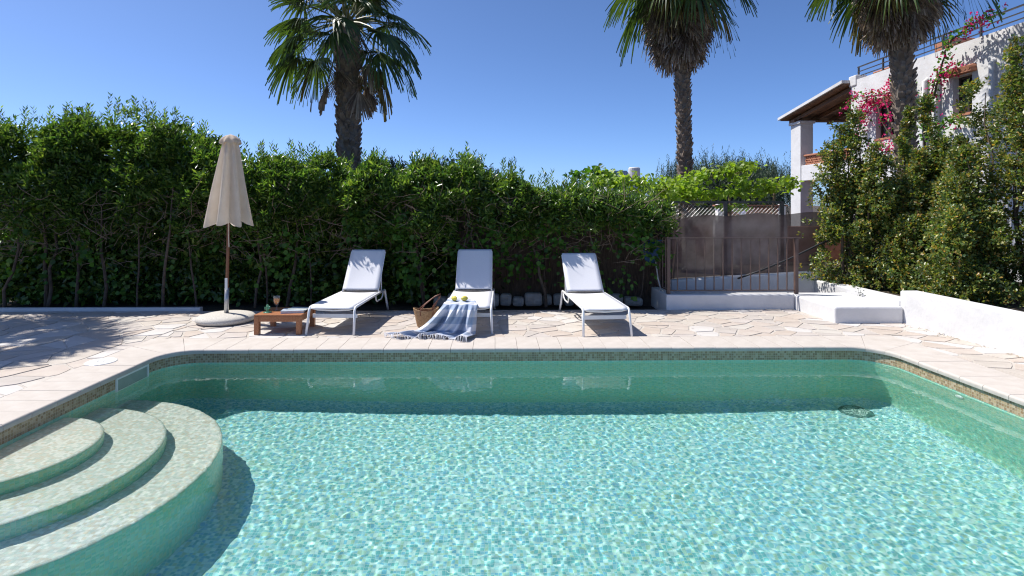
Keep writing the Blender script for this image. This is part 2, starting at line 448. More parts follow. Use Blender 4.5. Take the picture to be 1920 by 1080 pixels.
# ------------------------------------------------------------------ ground sheet and paved terrace
ox0, ox1, oy0, oy1 = xi0 - CW, xi1 + CW, yi0 - CW, yi1 + CW
def frame_sheet(name, mat, X0, X1, Y0, Y1, hx0, hx1, hy0, hy1, z):
    V = [(X0, Y0, z), (X1, Y0, z), (X1, Y1, z), (X0, Y1, z), (hx0, hy0, z), (hx1, hy0, z), (hx1, hy1, z), (hx0, hy1, z)]
    o = MB().add(V, [(0, 1, 5, 4), (1, 2, 6, 5), (2, 3, 7, 6), (3, 0, 4, 7)]).build(name, mat); return tag(o, kind='structure')
g = frame_sheet('ground', M['soil'], -900, 900, -900, 900, PX0 - .04, PX1 + .04, PY0 - .04, PY1 + .04, -.10)
ter = frame_sheet('terrace', M['mortar'], -10, 5.62, -3, 8.52, PX0 - .04, PX1 + .04, PY0 - .04, PY1 + .04, -.052)
ter['label'] = 'terrace of irregular beige flagstones around the pool'
bed = MB().add([(-10, -3, -.0048), (5.62, -3, -.0048), (5.62, 8.52, -.0048), (-10, 8.52, -.0048), (ox0, oy0, -.0048), (ox1, oy0, -.0048), (ox1, oy1, -.0048), (ox0, oy1, -.0048)],
               [(0, 1, 5, 4), (1, 2, 6, 5), (2, 3, 7, 6), (3, 0, 4, 7)]).build('mortar_bed', M['mortar'], ter)

# crazy paving: Voronoi cells clipped to the terrace, shrunk for joints
stones_m = []
for i, (c1, c2) in enumerate([((.42, .37, .32), (.52, .47, .41)), ((.46, .42, .37), (.55, .51, .46)), ((.43, .36, .30), (.51, .44, .38)), ((.50, .47, .44), (.58, .55, .52)),
                              ((.40, .36, .32), (.50, .45, .41)), ((.45, .38, .33), (.52, .46, .40)), ((.44, .39, .35), (.53, .48, .44))]):
    stones_m.append(noisy('flagstone_%d' % i, c1, c2, 4, 9, .8, .5, 18, .006))
def clip(poly, nx_, ny_, d):
    out = []
    for i in range(len(poly)):
        a, b_ = poly[i], poly[(i + 1) % len(poly)]
        da = a[0] * nx_ + a[1] * ny_ - d; db = b_[0] * nx_ + b_[1] * ny_ - d
        if da <= 0: out.append(a)
        if (da < 0) != (db < 0):
            t = da / (da - db); out.append((a[0] + (b_[0] - a[0]) * t, a[1] + (b_[1] - a[1]) * t))
    return out
def in_view(x, y):
    d = x * math.sin(rad(1)) + y * math.cos(rad(1))
    if d < 1: return False
    px = 946 + 1050 * (x * math.cos(rad(1)) - y * math.sin(rad(1))) / d
    return -230 < px < 2150
SLABS = []
def pave(x0, x1, y0, y1, s, seed):
    rr = random.Random(seed); pts = []
    nxx = max(2, int((x1 - x0) / s) + 3); nyy = max(2, int((y1 - y0) / (s * .8)) + 3)
    for j in range(-1, nyy):
        for i in range(-1, nxx):
            pts.append((x0 + (i + .5 * (j % 2) + rr.uniform(-.62, .62)) * s, y0 + (j + rr.uniform(-.55, .55)) * s * .8))
    n_ = 0
    for p in pts:
        poly = [(x0, y0), (x1, y0), (x1, y1), (x0, y1)]
        for q in pts:
            if q is p or abs(q[0] - p[0]) > 3 * s or abs(q[1] - p[1]) > 3 * s: continue
            mx, my = q[0] - p[0], q[1] - p[1]; L = math.hypot(mx, my)
            poly = clip(poly, mx / L, my / L, ((q[0] + p[0]) * mx + (q[1] + p[1]) * my) / 2 / L - rr.uniform(.004, .011))
            if len(poly) < 3: break
        if len(poly) < 3: continue
        cx = sum(a[0] for a in poly) / len(poly); cy = sum(a[1] for a in poly) / len(poly)
        ar = abs(sum(poly[i][0] * poly[(i + 1) % len(poly)][1] - poly[(i + 1) % len(poly)][0] * poly[i][1] for i in range(len(poly)))) / 2
        if ar < .006 or not in_view(cx, cy): continue
        # roughen the outline
        out = []
        for i in range(len(poly)):
            a, b_ = poly[i], poly[(i + 1) % len(poly)]; L = math.dist(a, b_)
            out.append((a[0] + (cx - a[0]) * .05, a[1] + (cy - a[1]) * .05))
            if L > .12:
                t = rr.uniform(.35, .65); k = rr.uniform(0, .05)
                mx, my = a[0] + (b_[0] - a[0]) * t, a[1] + (b_[1] - a[1]) * t
                out.append((mx + (cx - mx) * k, my + (cy - my) * k))
        poly = [(a[0] - cx, a[1] - cy) for a in out]
        zt = rr.uniform(-.001, .0035); ti = .985
        m2 = len(poly); V = [(x, y, -.03) for x, y in poly] + [(x, y, zt - .004) for x, y in poly] + [(x * ti, y * ti, zt) for x, y in poly]
        F = [(i, (i + 1) % m2, m2 + (i + 1) % m2, m2 + i) for i in range(m2)] + [(m2 + i, m2 + (i + 1) % m2, 2 * m2 + (i + 1) % m2, 2 * m2 + i) for i in range(m2)] + [tuple(range(2 * m2, 3 * m2))]
        SLABS.append((ar / (cx * cx + cy * cy) ** 1.5, V, F, cx, cy, rr.choice(stones_m), rr.uniform(-.0025, .0025), rr.uniform(-.0025, .0025)))
pave(-8.4, ox0 - .008, 3.4, 8.5, .38, 1); pave(ox0, 5.6, oy1 + .008, 8.5, .30, 2); pave(ox1 + .008, 5.6, 3.4, oy1, .33, 3)
SLABS.sort(key=lambda q: -q[0])
for _, V, F, cx, cy, m, rx, ry in SLABS[:300]:
    o = MB().add(V, F).build('flagstone', m, ter); o.location = (cx, cy, 0); o.rotation_euler = (rx, ry, 0)
mb = MB(); mi = []          # the slivers that show smallest stay joined
for _, V, F, cx, cy, m, rx, ry in SLABS[300:]:
    mb.add([(x + cx, y + cy, z) for x, y, z in V], F); mi += [stones_m.index(m)] * len(F)
if mi:
    o = mb.build('small_flagstones', None, ter)
    for m in stones_m: o.data.materials.append(m)
    o.data.polygons.foreach_set('material_index', mi); tag(o, kind='stuff')
lid = thing('skimmer_lid', 'round white skimmer lid set in the coping', 'lid', (-4.0, 5.76, .004))
MB().lathe([(.14, -.002), (.14, .005), (.134, .008)], 32).build('cover_disc', M['whiteplastic'], lid)
MB().lathe([(.009, .0075), (.009, .0095)], 8, c=(-.03, 0)).build('finger_hole', M['rubber'], lid); MB().lathe([(.009, .0075), (.009, .0095)], 8, c=(.03, .0)).build('finger_hole', M['rubber'], lid)

# ------------------------------------------------------------------ foliage helpers
def unit(a): return a / np.maximum(np.linalg.norm(a, axis=1, keepdims=True), 1e-9)
LEAF4 = (np.array([(0, 0), (.5, -.5), (1, 0), (.5, .5)]), [(0, 1, 2), (0, 2, 3)])
LEAF6 = (np.array([(0, 0), (.22, -.42), (.55, -.46), (1, 0), (.55, .46), (.22, .42)]), [(0, 1, 2), (0, 2, 3), (0, 3, 4), (0, 4, 5)])
def leaves(name, P, D, L, W, mat, parent, rng, shape=LEAF4, fold=.25, droop=.15, up=None):
    """one small folded face pair for every leaf: base P, direction D"""
    n = len(P); D = unit(D)
    R = rng.normal(size=(n, 3)) if up is None else up + rng.normal(size=(n, 3)) * .45
    S_ = unit(np.cross(D, R)); Nn = np.cross(S_, D)
    st_, fc = shape; k = len(st_)
    L = np.broadcast_to(L, (n,)); W = np.broadcast_to(W, (n,))
    V = np.zeros((n, k, 3))
    for i, (u, v) in enumerate(st_):
        V[:, i] = P + D * (u * L)[:, None] + S_ * (v * W)[:, None] + Nn * (abs(v) * fold * W - u * u * droop * L)[:, None]
    F = (np.array(fc)[None] + (np.arange(n) * k)[:, None, None]).reshape(-1, 3)
    return mesh_np(name, V.reshape(-1, 3), F, mat, parent=parent)
def clusters(C, A, per, spread, rng, rad_=.05):
    """leaves set round short twigs: C twig tips, A twig directions"""
    n = len(C); P = np.repeat(C, per, 0); A = np.repeat(unit(A), per, 0)
    rnd = unit(rng.normal(size=(n * per, 3)))
    D = unit(A * (1 - spread) + rnd * spread)
    P = P - A * rng.random((n * per, 1)) * rad_ * 2 + rnd * rad_ * .3
    return P, D
def twigs(name, segs, mat, parent, n=4):
    mb = MB()
    for pts, r in segs: mb.tube(pts, r, n, cap=False)
    return mb.build(name, mat, parent, smooth=True)
def crooked(a, b, rng, k=4, amp=.08):
    a = Vector(a); b = Vector(b); out = [a]
    for i in range(1, k): out.append(a.lerp(b, i / k) + Vector(rng.normal(size=3)) * amp)
    return out + [b]

LM = {}
LM['hedge'] = leafmat('hedge_leaf', [(.034, .078, .018), (.062, .122, .028), (.105, .175, .036), (.044, .095, .024), (.16, .22, .045)], (2.0, 2.15, .85), .25, .38)
LM['ivy'] = leafmat('broad_vine_leaf', [(.045, .12, .014), (.07, .16, .02), (.10, .20, .025), (.055, .13, .02)], (2.0, 2.2, .6), .5, .40)
LM['lime'] = leafmat('young_vine_leaf', [(.16, .26, .025), (.22, .33, .03), (.28, .38, .045), (.18, .27, .03)], (1.9, 1.9, .6), .5, .42)
LM['pitto'] = leafmat('small_round_leaf', [(.05, .098, .032), (.10, .155, .042), (.066, .12, .036), (.17, .20, .042), (.27, .26, .045), (.08, .13, .04), (.13, .175, .045), (.32, .20, .045)], (1.8, 1.9, .6), .36, .36)
LM['pepper'] = leafmat('blue_green_leaf', [(.035, .065, .035), (.055, .09, .05), (.075, .11, .065), (.045, .08, .05)], (1.4, 1.5, .9), .5, .25)
LM['bract'] = leafmat('bougainvillea_bract', [(.55, .012, .12), (.70, .02, .19), (.62, .03, .22), (.46, .01, .10)], (1.3, .9, 1.1), .6, .35)
LM['bush'] = leafmat('dusty_bush_leaf', [(.03, .055, .03), (.045, .075, .04), (.06, .09, .05)], (1.5, 1.6, .8), .5, .25)

# ------------------------------------------------------------------ hedge
HX = [-9.5, -8.2, -7.2, -6.6, -5.9, -5.3, -4.9, -4.3, -3.7, -3.1, -2.6, -2.0, -1.4, -.8, -.2, .4, .9, 1.5, 2.1, 2.7, 3.0]
HZ = [3.0, 3.0, 3.05, 3.2, 3.25, 3.1, 2.85, 2.62, 2.55, 2.50, 2.38, 2.42, 2.44, 2.48, 2.35, 2.18, 2.10, 1.98, 1.92, 1.78, 1.55]
def htop(x): return np.interp(x, HX, HZ) - .15 + .09 * np.sin(x * 4.3 + 1) * np.sin(x * 1.7) + .05 * np.sin(x * 9.1)
def hfront(x, z): return 8.80 - .16 * np.sin(np.clip((z - .9) / 1.4, 0, 1) * math.pi) + .10 * np.sin(x * 2.3 + z) + .07 * np.sin(x * 5.1 - z * 2.1)
hedge_group = 'shrubs of the boundary hedge'
def hedge_shrub(x0, x1, seed, label, dens=1.0):
    rng = np.random.default_rng(seed); xc = (x0 + x1) / 2; w = x1 - x0
    t = thing('hedge_shrub', label, 'shrub', (xc, 9.2, 0), 0, hedge_group)
    off = np.array([xc, 9.2, 0.])
    # twig tips through the body: thick near the lit front and top, thinner low down
    n = int(w * 2300 * dens); x = rng.uniform(x0 - .15, x1 + .15, n); H = htop(x) + .10 * np.sin(x * 7 + seed) + rng.normal(0, .04, n)
    u = rng.random(n); z = .75 + (H - .75) * u ** .75
    dep = np.abs(rng.normal(0, .33, n)); zz = (z - .75) / (H - .75)
    y = hfront(x, z) + dep + np.clip((zz - .8) / .2, 0, 1) ** 2 * .45
    keep = rng.random(n) < np.clip((z - 1.0) / .75, .05, 1)
    # clumps and gaps
    cl = np.array([noise.noise(Vector((a * 2.2, b_ * 2.2, c * 2.2))) + .6 * noise.noise(Vector((a * 5.5, b_ * 5.5, c * 5.5 + 9))) for a, b_, c in zip(x, y, z)])
    keep &= (cl > -.16 + rng.normal(0, .08, n))
    x, y, z, zz = x[keep], y[keep], z[keep], zz[keep]
    C = np.stack([x, y, z], 1); n = len(C)
    A = np.stack([rng.normal(0, .5, n), -.55 + rng.normal(0, .4, n), .55 + .5 * zz + rng.normal(0, .35, n)], 1)
    P, D = clusters(C, A, 8, .55, rng, .05)
    L = rng.uniform(.06, .125, len(P))
    leaves('crown', P - off, D, L, L * .30, LM['hedge'], t, rng, LEAF4, .2, .22, up=np.array([-.45, -.15, .7]))
    # inner foliage that closes the body of the shrub
    n = int(w * 6500); x = rng.uniform(x0, x1, n); z = np.where(rng.random(n) < .45, rng.uniform(0, .9, n), rng.uniform(0.0, 1, n) * (htop(x) - .12)); y = rng.uniform(9.35 if x0 < .3 else 9.6, 10.5, n)
    L = rng.uniform(.10, .16, n); leaves('inner_foliage', np.stack([x, y, z], 1) - off, rng.normal(size=(n, 3)), L, L * .5, LM['hedge'], t, rng, LEAF4, .2, .2)
    # top shoots that break the outline
    ns = int(w * 26); xs_ = rng.uniform(x0, x1, ns); P2 = []; D2 = []
    for xx in xs_:
        h = htop(xx) - .15; hh = rng.uniform(.1, .42); y0 = rng.uniform(8.75, 9.6); tx = rng.normal(0, .12)
        for q in range(int(hh / .018)):
            s_ = q * .018; a = q * 2.4
            P2.append((xx + tx * s_, y0, h + s_)); D2.append((math.cos(a) * .8, math.sin(a) * .8, .6 + .6 * s_ / hh))
    P2 = np.array(P2); D2 = np.array(D2); L = rng.uniform(.06, .10, len(P2))
    tag(leaves('shoots', P2 - off, D2, L, L * .26, LM['hedge'], t, rng, LEAF4, .2, .1), kind='stuff')
    # broad vine leaves low in the shade
    n = int(w * (210 if x0 > -4 else 70)); ci = rng.uniform(x0, x1, (max(3, int(w * 5)),)); cz = rng.uniform(.25, 1.35, len(ci)); k = rng.integers(0, len(ci), n)
    x = ci[k] + rng.normal(0, .16, n); z = np.clip(cz[k] + rng.normal(0, .14, n), .06, 1.6); y = hfront(x, z) + .03 + np.abs(rng.normal(0, .12, n))
    C = np.stack([x, y, z], 1); D = np.stack([rng.normal(0, .6, n), -.5 + rng.normal(0, .3, n), -.5 + rng.normal(0, .4, n)], 1)
    L = rng.uniform(.05, .095, n)
    leaves('vine_leaves', C - off, D, L, L * .95, LM['ivy'], t, rng, LEAF6, .15, .15, up=np.array([0, -.6, .8]))
    # stems and bare twigs
    segs = []
    for i in range(max(2, int(w * 2.4))):
        bx = rng.uniform(x0 + .1, x1 - .1); by = rng.uniform(8.85, 9.25); tx = bx + rng.normal(0, .22); zt = min(htop(bx) - .5, 1.9)
        r0 = rng.uniform(.012, .032)
        segs.append((crooked((bx - xc, by - 9.2, -.05), (tx - xc, by - 9.2 + rng.normal(0, .1), zt), rng, 6, .025), [r0, r0 * .95, r0 * .85, r0 * .75, r0 * .6, r0 * .5, r0 * .35]))
    twigs('stem', segs, M['bark'], t, 6)
    segs = []
    for i in range(int(w * 75)):
        bx = rng.uniform(x0, x1); bz = rng.uniform(.7, 1.75); by = float(hfront(bx, bz)) + rng.uniform(.0, .3)
        d = Vector((rng.normal(0, .25), rng.normal(-.03, .1), rng.normal(.12, .16)))
        segs.append((crooked((bx - xc, by - 9.2, bz), (bx - xc + d.x, by - 9.2 + d.y, bz + d.z), rng, 3, .02), [.0065, .005, .004, .002]))
    tw = twigs('bare_twigs', segs, M['twig'], t, 3); tag(tw, kind='stuff')
    return t
hl = ['tall dark hedge shrub at the left edge of the photo', 'highest hedge shrub, between the left edge and the parasol', 'hedge shrub right behind the closed parasol',
      'hedge shrub behind the wooden side table and left lounger', 'hedge shrub under the left palm trunk, between left and middle loungers', 'hedge shrub behind the middle lounger',
      'hedge shrub between the middle and right loungers', 'thin end of the hedge between the right lounger and the railing']
hb = [-8.6, -6.5, -4.9, -3.5, -2.1, -.9, .35, 1.5, 2.75]
for i in range(8): hedge_shrub(hb[i], hb[i + 1], 100 + i, hl[i], 1.0 if i < 7 else .7)
# brushwood screen behind the hedge: separate canes in front of a dark mat
scr = thing('brushwood_screen', 'brown brushwood screen behind the hedge beside the railing', 'fence', (0, 9.95, 0))
MB().box(-.6, 2.95, .0, .03, -.1, 1.45).build('mat', M['reed'], scr)
rs = random.Random(5); segs = []
for i in range(900):
    x = rs.uniform(-.6, 2.95); z0 = rs.uniform(-.05, .5); z1 = z0 + rs.uniform(.7, 1.15)
    segs.append(([(x, -.012 - rs.random() * .03, z0), (x + rs.uniform(-.06, .06), -.012 - rs.random() * .04, min(z1, 1.5))], [.005, .003]))
cn = twigs('cane', segs, M['reed'], scr, 3); tag(cn, kind='stuff')
scr.location.y = 9.35
MB().box(-9.6, -.6, 1.35, 1.38, -.1, 1.95).build('mat', M['reed'], scr)  # added mat hidden behind the left hedge, blocks bright horizon in its gaps
rw_ = thing('rubble_wall', 'low rough whitish stone wall at the foot of the hedge behind the loungers', 'wall', (0, 0, 0))
rs = random.Random(9); x = -1.0
while x < 2.3:
    w = rs.uniform(.16, .32); h = rs.uniform(.08, .17)
    o = MB().box(0, w - .015, 0, .2, -.05, h).build('stone', M['rubble'], rw_, bevel=.045, segs=2); o.location = (x, 9.08 + rs.uniform(-.03, .03), 0); o.rotation_euler = (0, rs.uniform(-.06, .06), rs.uniform(-.08, .08)); x += w
kerb = MB().box(-9.6, -4.45, 8.53, 8.62, -.1, .045).build('hedge_kerb', M['white'], bevel=.008); tag(kerb, 'low white kerb along the foot of the tall left hedge', 'kerb')

# dusky bushes beyond the hedge
def bush(name, label, x, y, rx, rz, zc, seed, mat, n=900, group=None, cat='bush'):
    rng = np.random.default_rng(seed); t = thing(name, label, cat, (x, y, 0), 0, group)
    d = unit(rng.normal(size=(n, 3))); d[:, 2] = np.abs(d[:, 2]) * 1.0 - .25; r = rng.uniform(.55, 1.05, n)
    C = d * r[:, None] * np.array([rx, rx * .6, rz]) + np.array([0, 0, zc])
    P, D = clusters(C, d + np.array([0, 0, .5]), 9, .5, rng, .06); L = rng.uniform(.05, .085, len(P))
    leaves('crown', P, D, L, L * .35, mat, t, rng)
    twigs('trunk', [(crooked((rng.normal(0, .1), 0, -.1), (d_[0] * rx * .6, 0, zc + rz * .5 * abs(d_[2])), rng, 4, .05), [.04, .035, .03, .02, .01]) for d_ in d[:6]], M['bark'], t, 5)
    return t
bush('dusky_bush', 'dusky blue green bush showing above the hedge behind the middle lounger', -.9, 11.3, 1.5, 1.05, 1.75, 41, LM['bush'], 1500)
bush('dusky_bush', 'small dusky bush showing over the hedge right of the left palm trunk', -2.1, 11.6, .55, .8, 1.95, 42, LM['bush'], 500)

# ------------------------------------------------------------------ palms
def fan(rng, base, az, el, pet, R, nseg, droop, hang=0., spread=120):
    """vertices of one fan leaf: petiole from base, blade of drooping split segments"""
    d = Vector((math.cos(az) * math.cos(el), math.sin(az) * math.cos(el), math.sin(el)))
    side = Vector((-math.sin(az), math.cos(az), 0)); nrm = side.cross(d) * -1
    if nrm.z < 0: nrm = -nrm
    base = Vector(base)
    pts = [base + d * (pet * k / 3) - Vector((0, 0, 1)) * (hang * (k / 3) ** 2 * pet) for k in range(4)]
    hub = pts[-1]; d2 = (pts[-1] - pts[-2]).normalized()
    nrm = (nrm - d2 * nrm.dot(d2)).normalized(); side = d2.cross(nrm)
    V = []; F = []
    tilt = rng.uniform(-.25, .25)
    for i in range(nseg):
        a = rad(-spread + 2 * spread * (i + .5) / nseg) + rng.normal(0, .03)
        wv = side * math.sin(a) + d2 * math.cos(a) + nrm * (tilt * math.sin(a) * .5 + (.18 if i % 2 else .0) * .3)
        wv.normalize(); L = R * (.72 + .28 * math.cos(a * .75)) * rng.uniform(.9, 1.06)
        across = (wv.cross(nrm)).normalized(); hw = L * math.sin(rad(spread) / nseg) * .62
        dr_ = droop * rng.uniform(.7, 1.35); b0 = len(V)
        for s, wf in ((.06, .10), (.42, .85), (.66, .60), (.86, .30), (1.0, .02)):
            c = hub + wv * (L * s * (1 - .12 * dr_ * s * s)) - Vector((0, 0, 1)) * (dr_ * L * max(0, s - .22) ** 1.7)
            V += [c - across * hw * wf + nrm * .012, c + across * hw * wf - nrm * .012]
        for k in range(4): F.append((b0 + 2 * k, b0 + 2 * k + 1, b0 + 2 * k + 3, b0 + 2 * k + 2))
    return pts, V, F
def palm(label, x, y, zc, r0, lean, seed, n_green, n_dead, R=1.0, pet=.75, dead_len=1.0, boots=(0, 1), n_yellow=4, r_top=None, skirt_r=1.0):
    rng = np.random.default_rng(seed); t = thing('palm_tree', label, 'palm tree', (x, y, -.1), 0, 'fan palms')
    zc += .1
    r_top = r_top or r0 * 1.1
    ax = lambda z: Vector((lean[0] * (z / zc), lean[1] * (z / zc), z))
    mb = MB(); K = 22; mb.tube([ax(zc * k / K) for k in range(K + 1)], [(r0 * 1.25 if k == 0 else r0 * (1 + .06 * math.sin(k * 2.1)) + (r_top - r0) * (k / K) ** 2) for k in range(K + 1)], 16)
    mb.build('trunk', M['palmtrunk'], t, smooth=True)
    # old leaf bases standing off the trunk
    V = []; F = []; zb = zc * boots[0]; i = 0
    while zb < zc * boots[1]:
        a = i * 2.399 + rng.normal(0, .15); c = ax(zb); rr = r0 + (r_top - r0) * (zb / zc) ** 2; o = Vector((math.cos(a), math.sin(a), 0)); s = Vector((-math.sin(a), math.cos(a), 0))
        ln = rng.uniform(.07, .15); w = rng.uniform(.035, .06); b0 = len(V)
        p0 = c + o * rr * .9; p1 = c + o * (rr + ln * .55) + Vector((0, 0, ln * rng.uniform(.5, 1.1)))
        V += [p0 - s * w * 1.3 - Vector((0, 0, .06)), p0 + s * w * 1.3 - Vector((0, 0, .06)), p0 + s * w * 1.2 + Vector((0, 0, .02)), p0 - s * w * 1.2 + Vector((0, 0, .02)),
              p1 - s * w * .8 - Vector((0, 0, .02)), p1 + s * w * .8 - Vector((0, 0, .02)), p1 + s * w * .6 + Vector((0, 0, .015)), p1 - s * w * .6 + Vector((0, 0, .015))]
        F += [tuple(b0 + k for k in q) for q in ((0, 1, 5, 4), (1, 2, 6, 5), (2, 3, 7, 6), (3, 0, 4, 7), (4, 5, 6, 7))]
        zb += .0105 * (r0 / .22) ** -1; i += 1
    if V: st_ = MB().add(V, F).build('leaf_bases', M['boot'], t); tag(st_, kind='stuff')
    crown = MB().lathe([(r_top * .9, -.35), (r_top * 1.0, -.1), (r_top * .6, .12), (.02, .3)], 12).build('crown', M['petiole'], t, smooth=True); crown.location = ax(zc)
    def frond(az, el, pet_, R_, nseg, droop, hang, mat, sp, zoff, name):
        b0 = Vector((math.cos(az) * r_top * .8, math.sin(az) * r_top * .8, zoff))
        pts, V, F = fan(rng, b0, az, el, pet_, R_, nseg, droop, hang, sp)
        mb = MB().add(V, F); nf = len(F); mb.tube(pts, [.024, .018, .014, .010], 5)
        me = bpy.data.meshes.new(name); me.from_pydata([tuple(v) for v in mb.v], [], mb.f); me.materials.append(mat); me.materials.append(M['petiole'] if mat is M['palmfrond'] else M['boot'])
        me.polygons.foreach_set('material_index', [0] * nf + [1] * (len(mb.f) - nf)); me.update()
        o = bpy.data.objects.new(name, me); COL.objects.link(o); o.parent = crown
    for i in range(n_green):
        f_ = (i + .5) / n_green; el = rad(84 - 118 * f_) + rng.normal(0, .10); az = i * 2.399 + rng.normal(0, .2)
        frond(az, el, pet * rng.uniform(.85, 1.15) * (.75 + .35 * f_), R * rng.uniform(.88, 1.1), 34, .45 + .42 * f_, .08 + .22 * f_, M['palmfrond'], 118, .25 - .3 * f_, 'frond')
    for i in range(n_yellow):
        az = i * 2.399 * 1.7 + rng.normal(0, .5); frond(az, rad(-48) + rng.normal(0, .15), pet * .8, R * .85, 28, 1.1, .35, M['yellowfrond'], 95, -.1, 'yellowing_frond')
    for i in range(n_dead):
        f_ = (i + .5) / max(1, n_dead); az = i * 2.399 + rng.normal(0, .25)
        frond(az, rad(-52 - 30 * f_) + rng.normal(0, .07), pet * .62 * rng.uniform(.8, 1.1) * skirt_r, R * .8 * rng.uniform(.85, 1.1), 30, .22, .45, M['deadfrond'], 58, -.10 - dead_len * f_ * .75, 'dead_frond')
    return t
palm('fan palm with green crown and dark shaggy trunk rising behind the hedge left of centre', -2.95, 11.6, 5.3, .19, (-.10, 0), 11, 42, 6, R=.76, pet=.84, dead_len=.75, boots=(.35, 1.0), n_yellow=4, r_top=.23)
palm('slender fan palm with a brown skirt of dead fronds right of centre', 4.86, 14.0, 7.6, .135, (-.22, 0), 12, 32, 120, R=1.1, pet=.85, dead_len=1.45, boots=(.2, .75), r_top=.19, skirt_r=.78)
palm('fan palm with a brown frond skirt in front of the white house', 8.0, 10.6, 6.6, .135, (-.28, 0), 13, 30, 100, R=.88, pet=.78, dead_len=.95, boots=(.25, .8), r_top=.18, skirt_r=.75)
palm('tall fan palm left of the terrace that only casts its shadow on the paving', -9.7, 7.9, 5.7, .22, (.1, 0), 14, 34, 6, R=1.0, pet=.8, dead_len=.5, boots=(.6, 1.0), r_top=.27)
# young palm and trees far behind
rngY = np.random.default_rng(21)
yp = thing('young_palm', 'young grey green palm with upright leaves beside the slender palm trunk', 'palm tree', (4.5, 15.2, 0))
MB().tube([(0, 0, -.1), (0, 0, 1.3)], [.2, .22], 10).build('trunk', M['palmtrunk'], yp, smooth=True)
fr_m = leafmat('feather_leaf', [(.07, .09, .05), (.10, .125, .07), (.13, .15, .09)], (1.3, 1.4, .8), .5, .25)
for i in range(26):
    az = i * 2.4; el = rad(80 - 55 * (i + .5) / 26); L = 1.35; P = []; D = []
    for q in range(34):
        s = (q + 3) / 36; dv = Vector((math.cos(az) * math.cos(el), math.sin(az) * math.cos(el), math.sin(el))); p = dv * (L * s) + Vector((0, 0, 1.25 - .45 * s * s))
        sd = Vector((-math.sin(az), math.cos(az), 0))
        for g_ in (-1, 1): P.append(p); D.append(dv * .8 + sd * g_ * .65 + Vector((0, 0, -.1)))
    leaves('frond', np.array(P), np.array(D), .26, .022, fr_m, yp, rngY)
def weeping(label, x, y, h, w, seed):
    rng = np.random.default_rng(seed); t = thing('weeping_tree', label, 'tree', (x, y, -.1), 0, 'weeping trees far behind the fence')
    segs = []; tips = []
    for i in range(9):
        a = i * 2.4; e = Vector((math.cos(a) * w * rng.uniform(.3, .8), math.sin(a) * w * .5, h * rng.uniform(.75, .95)))
        segs.append((crooked((0, 0, h * .35), e, rng, 4, .1), [.09, .07, .05, .035, .02])); tips.append(e)
    segs.append(([(0, 0, 0), (.05, 0, h * .38)], [.16, .12])); twigs('trunk', segs, M['bark'], t, 6)
    P = []; D = []
    for i in range(1500):
        c = tips[i % 9] + Vector(rng.normal(size=3)) * .42; dx = rng.normal(0, .05); n = int(rng.uniform(10, 26))
        for q in range(n): P.append((c.x + dx * q * .2, c.y, c.z + .15 - q * .055)); D.append((rng.normal(0, .5), rng.normal(0, .4), -.9))
    leaves('crown', np.array(P), np.array(D), .13, .024, LM['pepper'], t, rng)
weeping('blue green weeping tree behind the vine, right of the slender palm trunk', 9.0, 24, 3.5, 1.7, 31)
weeping('blue green weeping tree beside the white porch pillar', 11.4, 24.5, 3.3, 1.5, 32)
weeping('lower blue green weeping tree behind the middle of the vine', 10.2, 23, 3.0, 1.2, 33)

# ------------------------------------------------------------------ house
hs = thing('white_house', 'white two storey house with roof terrace and porch on the right', 'house', (10, 13, 0))
def H(name, x0, x1, y0, y1, z0, z1, mat, parent=hs, bevel=.012):
    return MB().box(x0 - 10, x1 - 10, y0 - 13, y1 - 13, z0, z1).build(name, mat, parent, bevel=bevel)
# long wall on the left side with two window openings, in courses
WA = (13.76, 14.53, 3.32, 4.18); WB = (11.56, 12.05, 3.55, 4.36)
mb = MB(); YA, YB = 6.0, 15.55; zt = 5.06
cuts = [(YA, WB[0], None), (WB[0], WB[1], WB), (WB[1], WA[0], None), (WA[0], WA[1], WA), (WA[1], YB, None)]
for y0, y1, w in cuts:
    if w is None: mb.box(0, .35, y0 - 13, y1 - 13, -.1, zt)
    else: mb.box(0, .35, y0 - 13, y1 - 13, -.1, w[2]); mb.box(0, .35, y0 - 13, y1 - 13, w[3], zt)
wl = mb.build('wall', M['white'], hs)
bm = bmesh.new(); bm.from_mesh(wl.data); bmesh.ops.remove_doubles(bm, verts=bm.verts, dist=1e-4); bm.to_mesh(wl.data); bm.free()
H('end_wall', 10.35, 15, 15.2, 15.55, -.1, zt, M['white']); H('roof_slab', 10.35, 15, 6, 15.2, 4.7, 4.86, M['white'])
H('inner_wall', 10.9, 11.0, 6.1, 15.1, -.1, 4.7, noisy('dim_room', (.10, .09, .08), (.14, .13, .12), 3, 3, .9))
H('corner_post', 9.97, 10.3, 15.3, 15.62, 4.9, 5.2, M['white'], bevel=.03)
glass, nt, b = newmat('window_glass'); setin(b, Roughness=.03); b.inputs['Base Color'].default_value = (.04, .05, .06, 1); b.inputs['Specular IOR Level'].default_value = .9
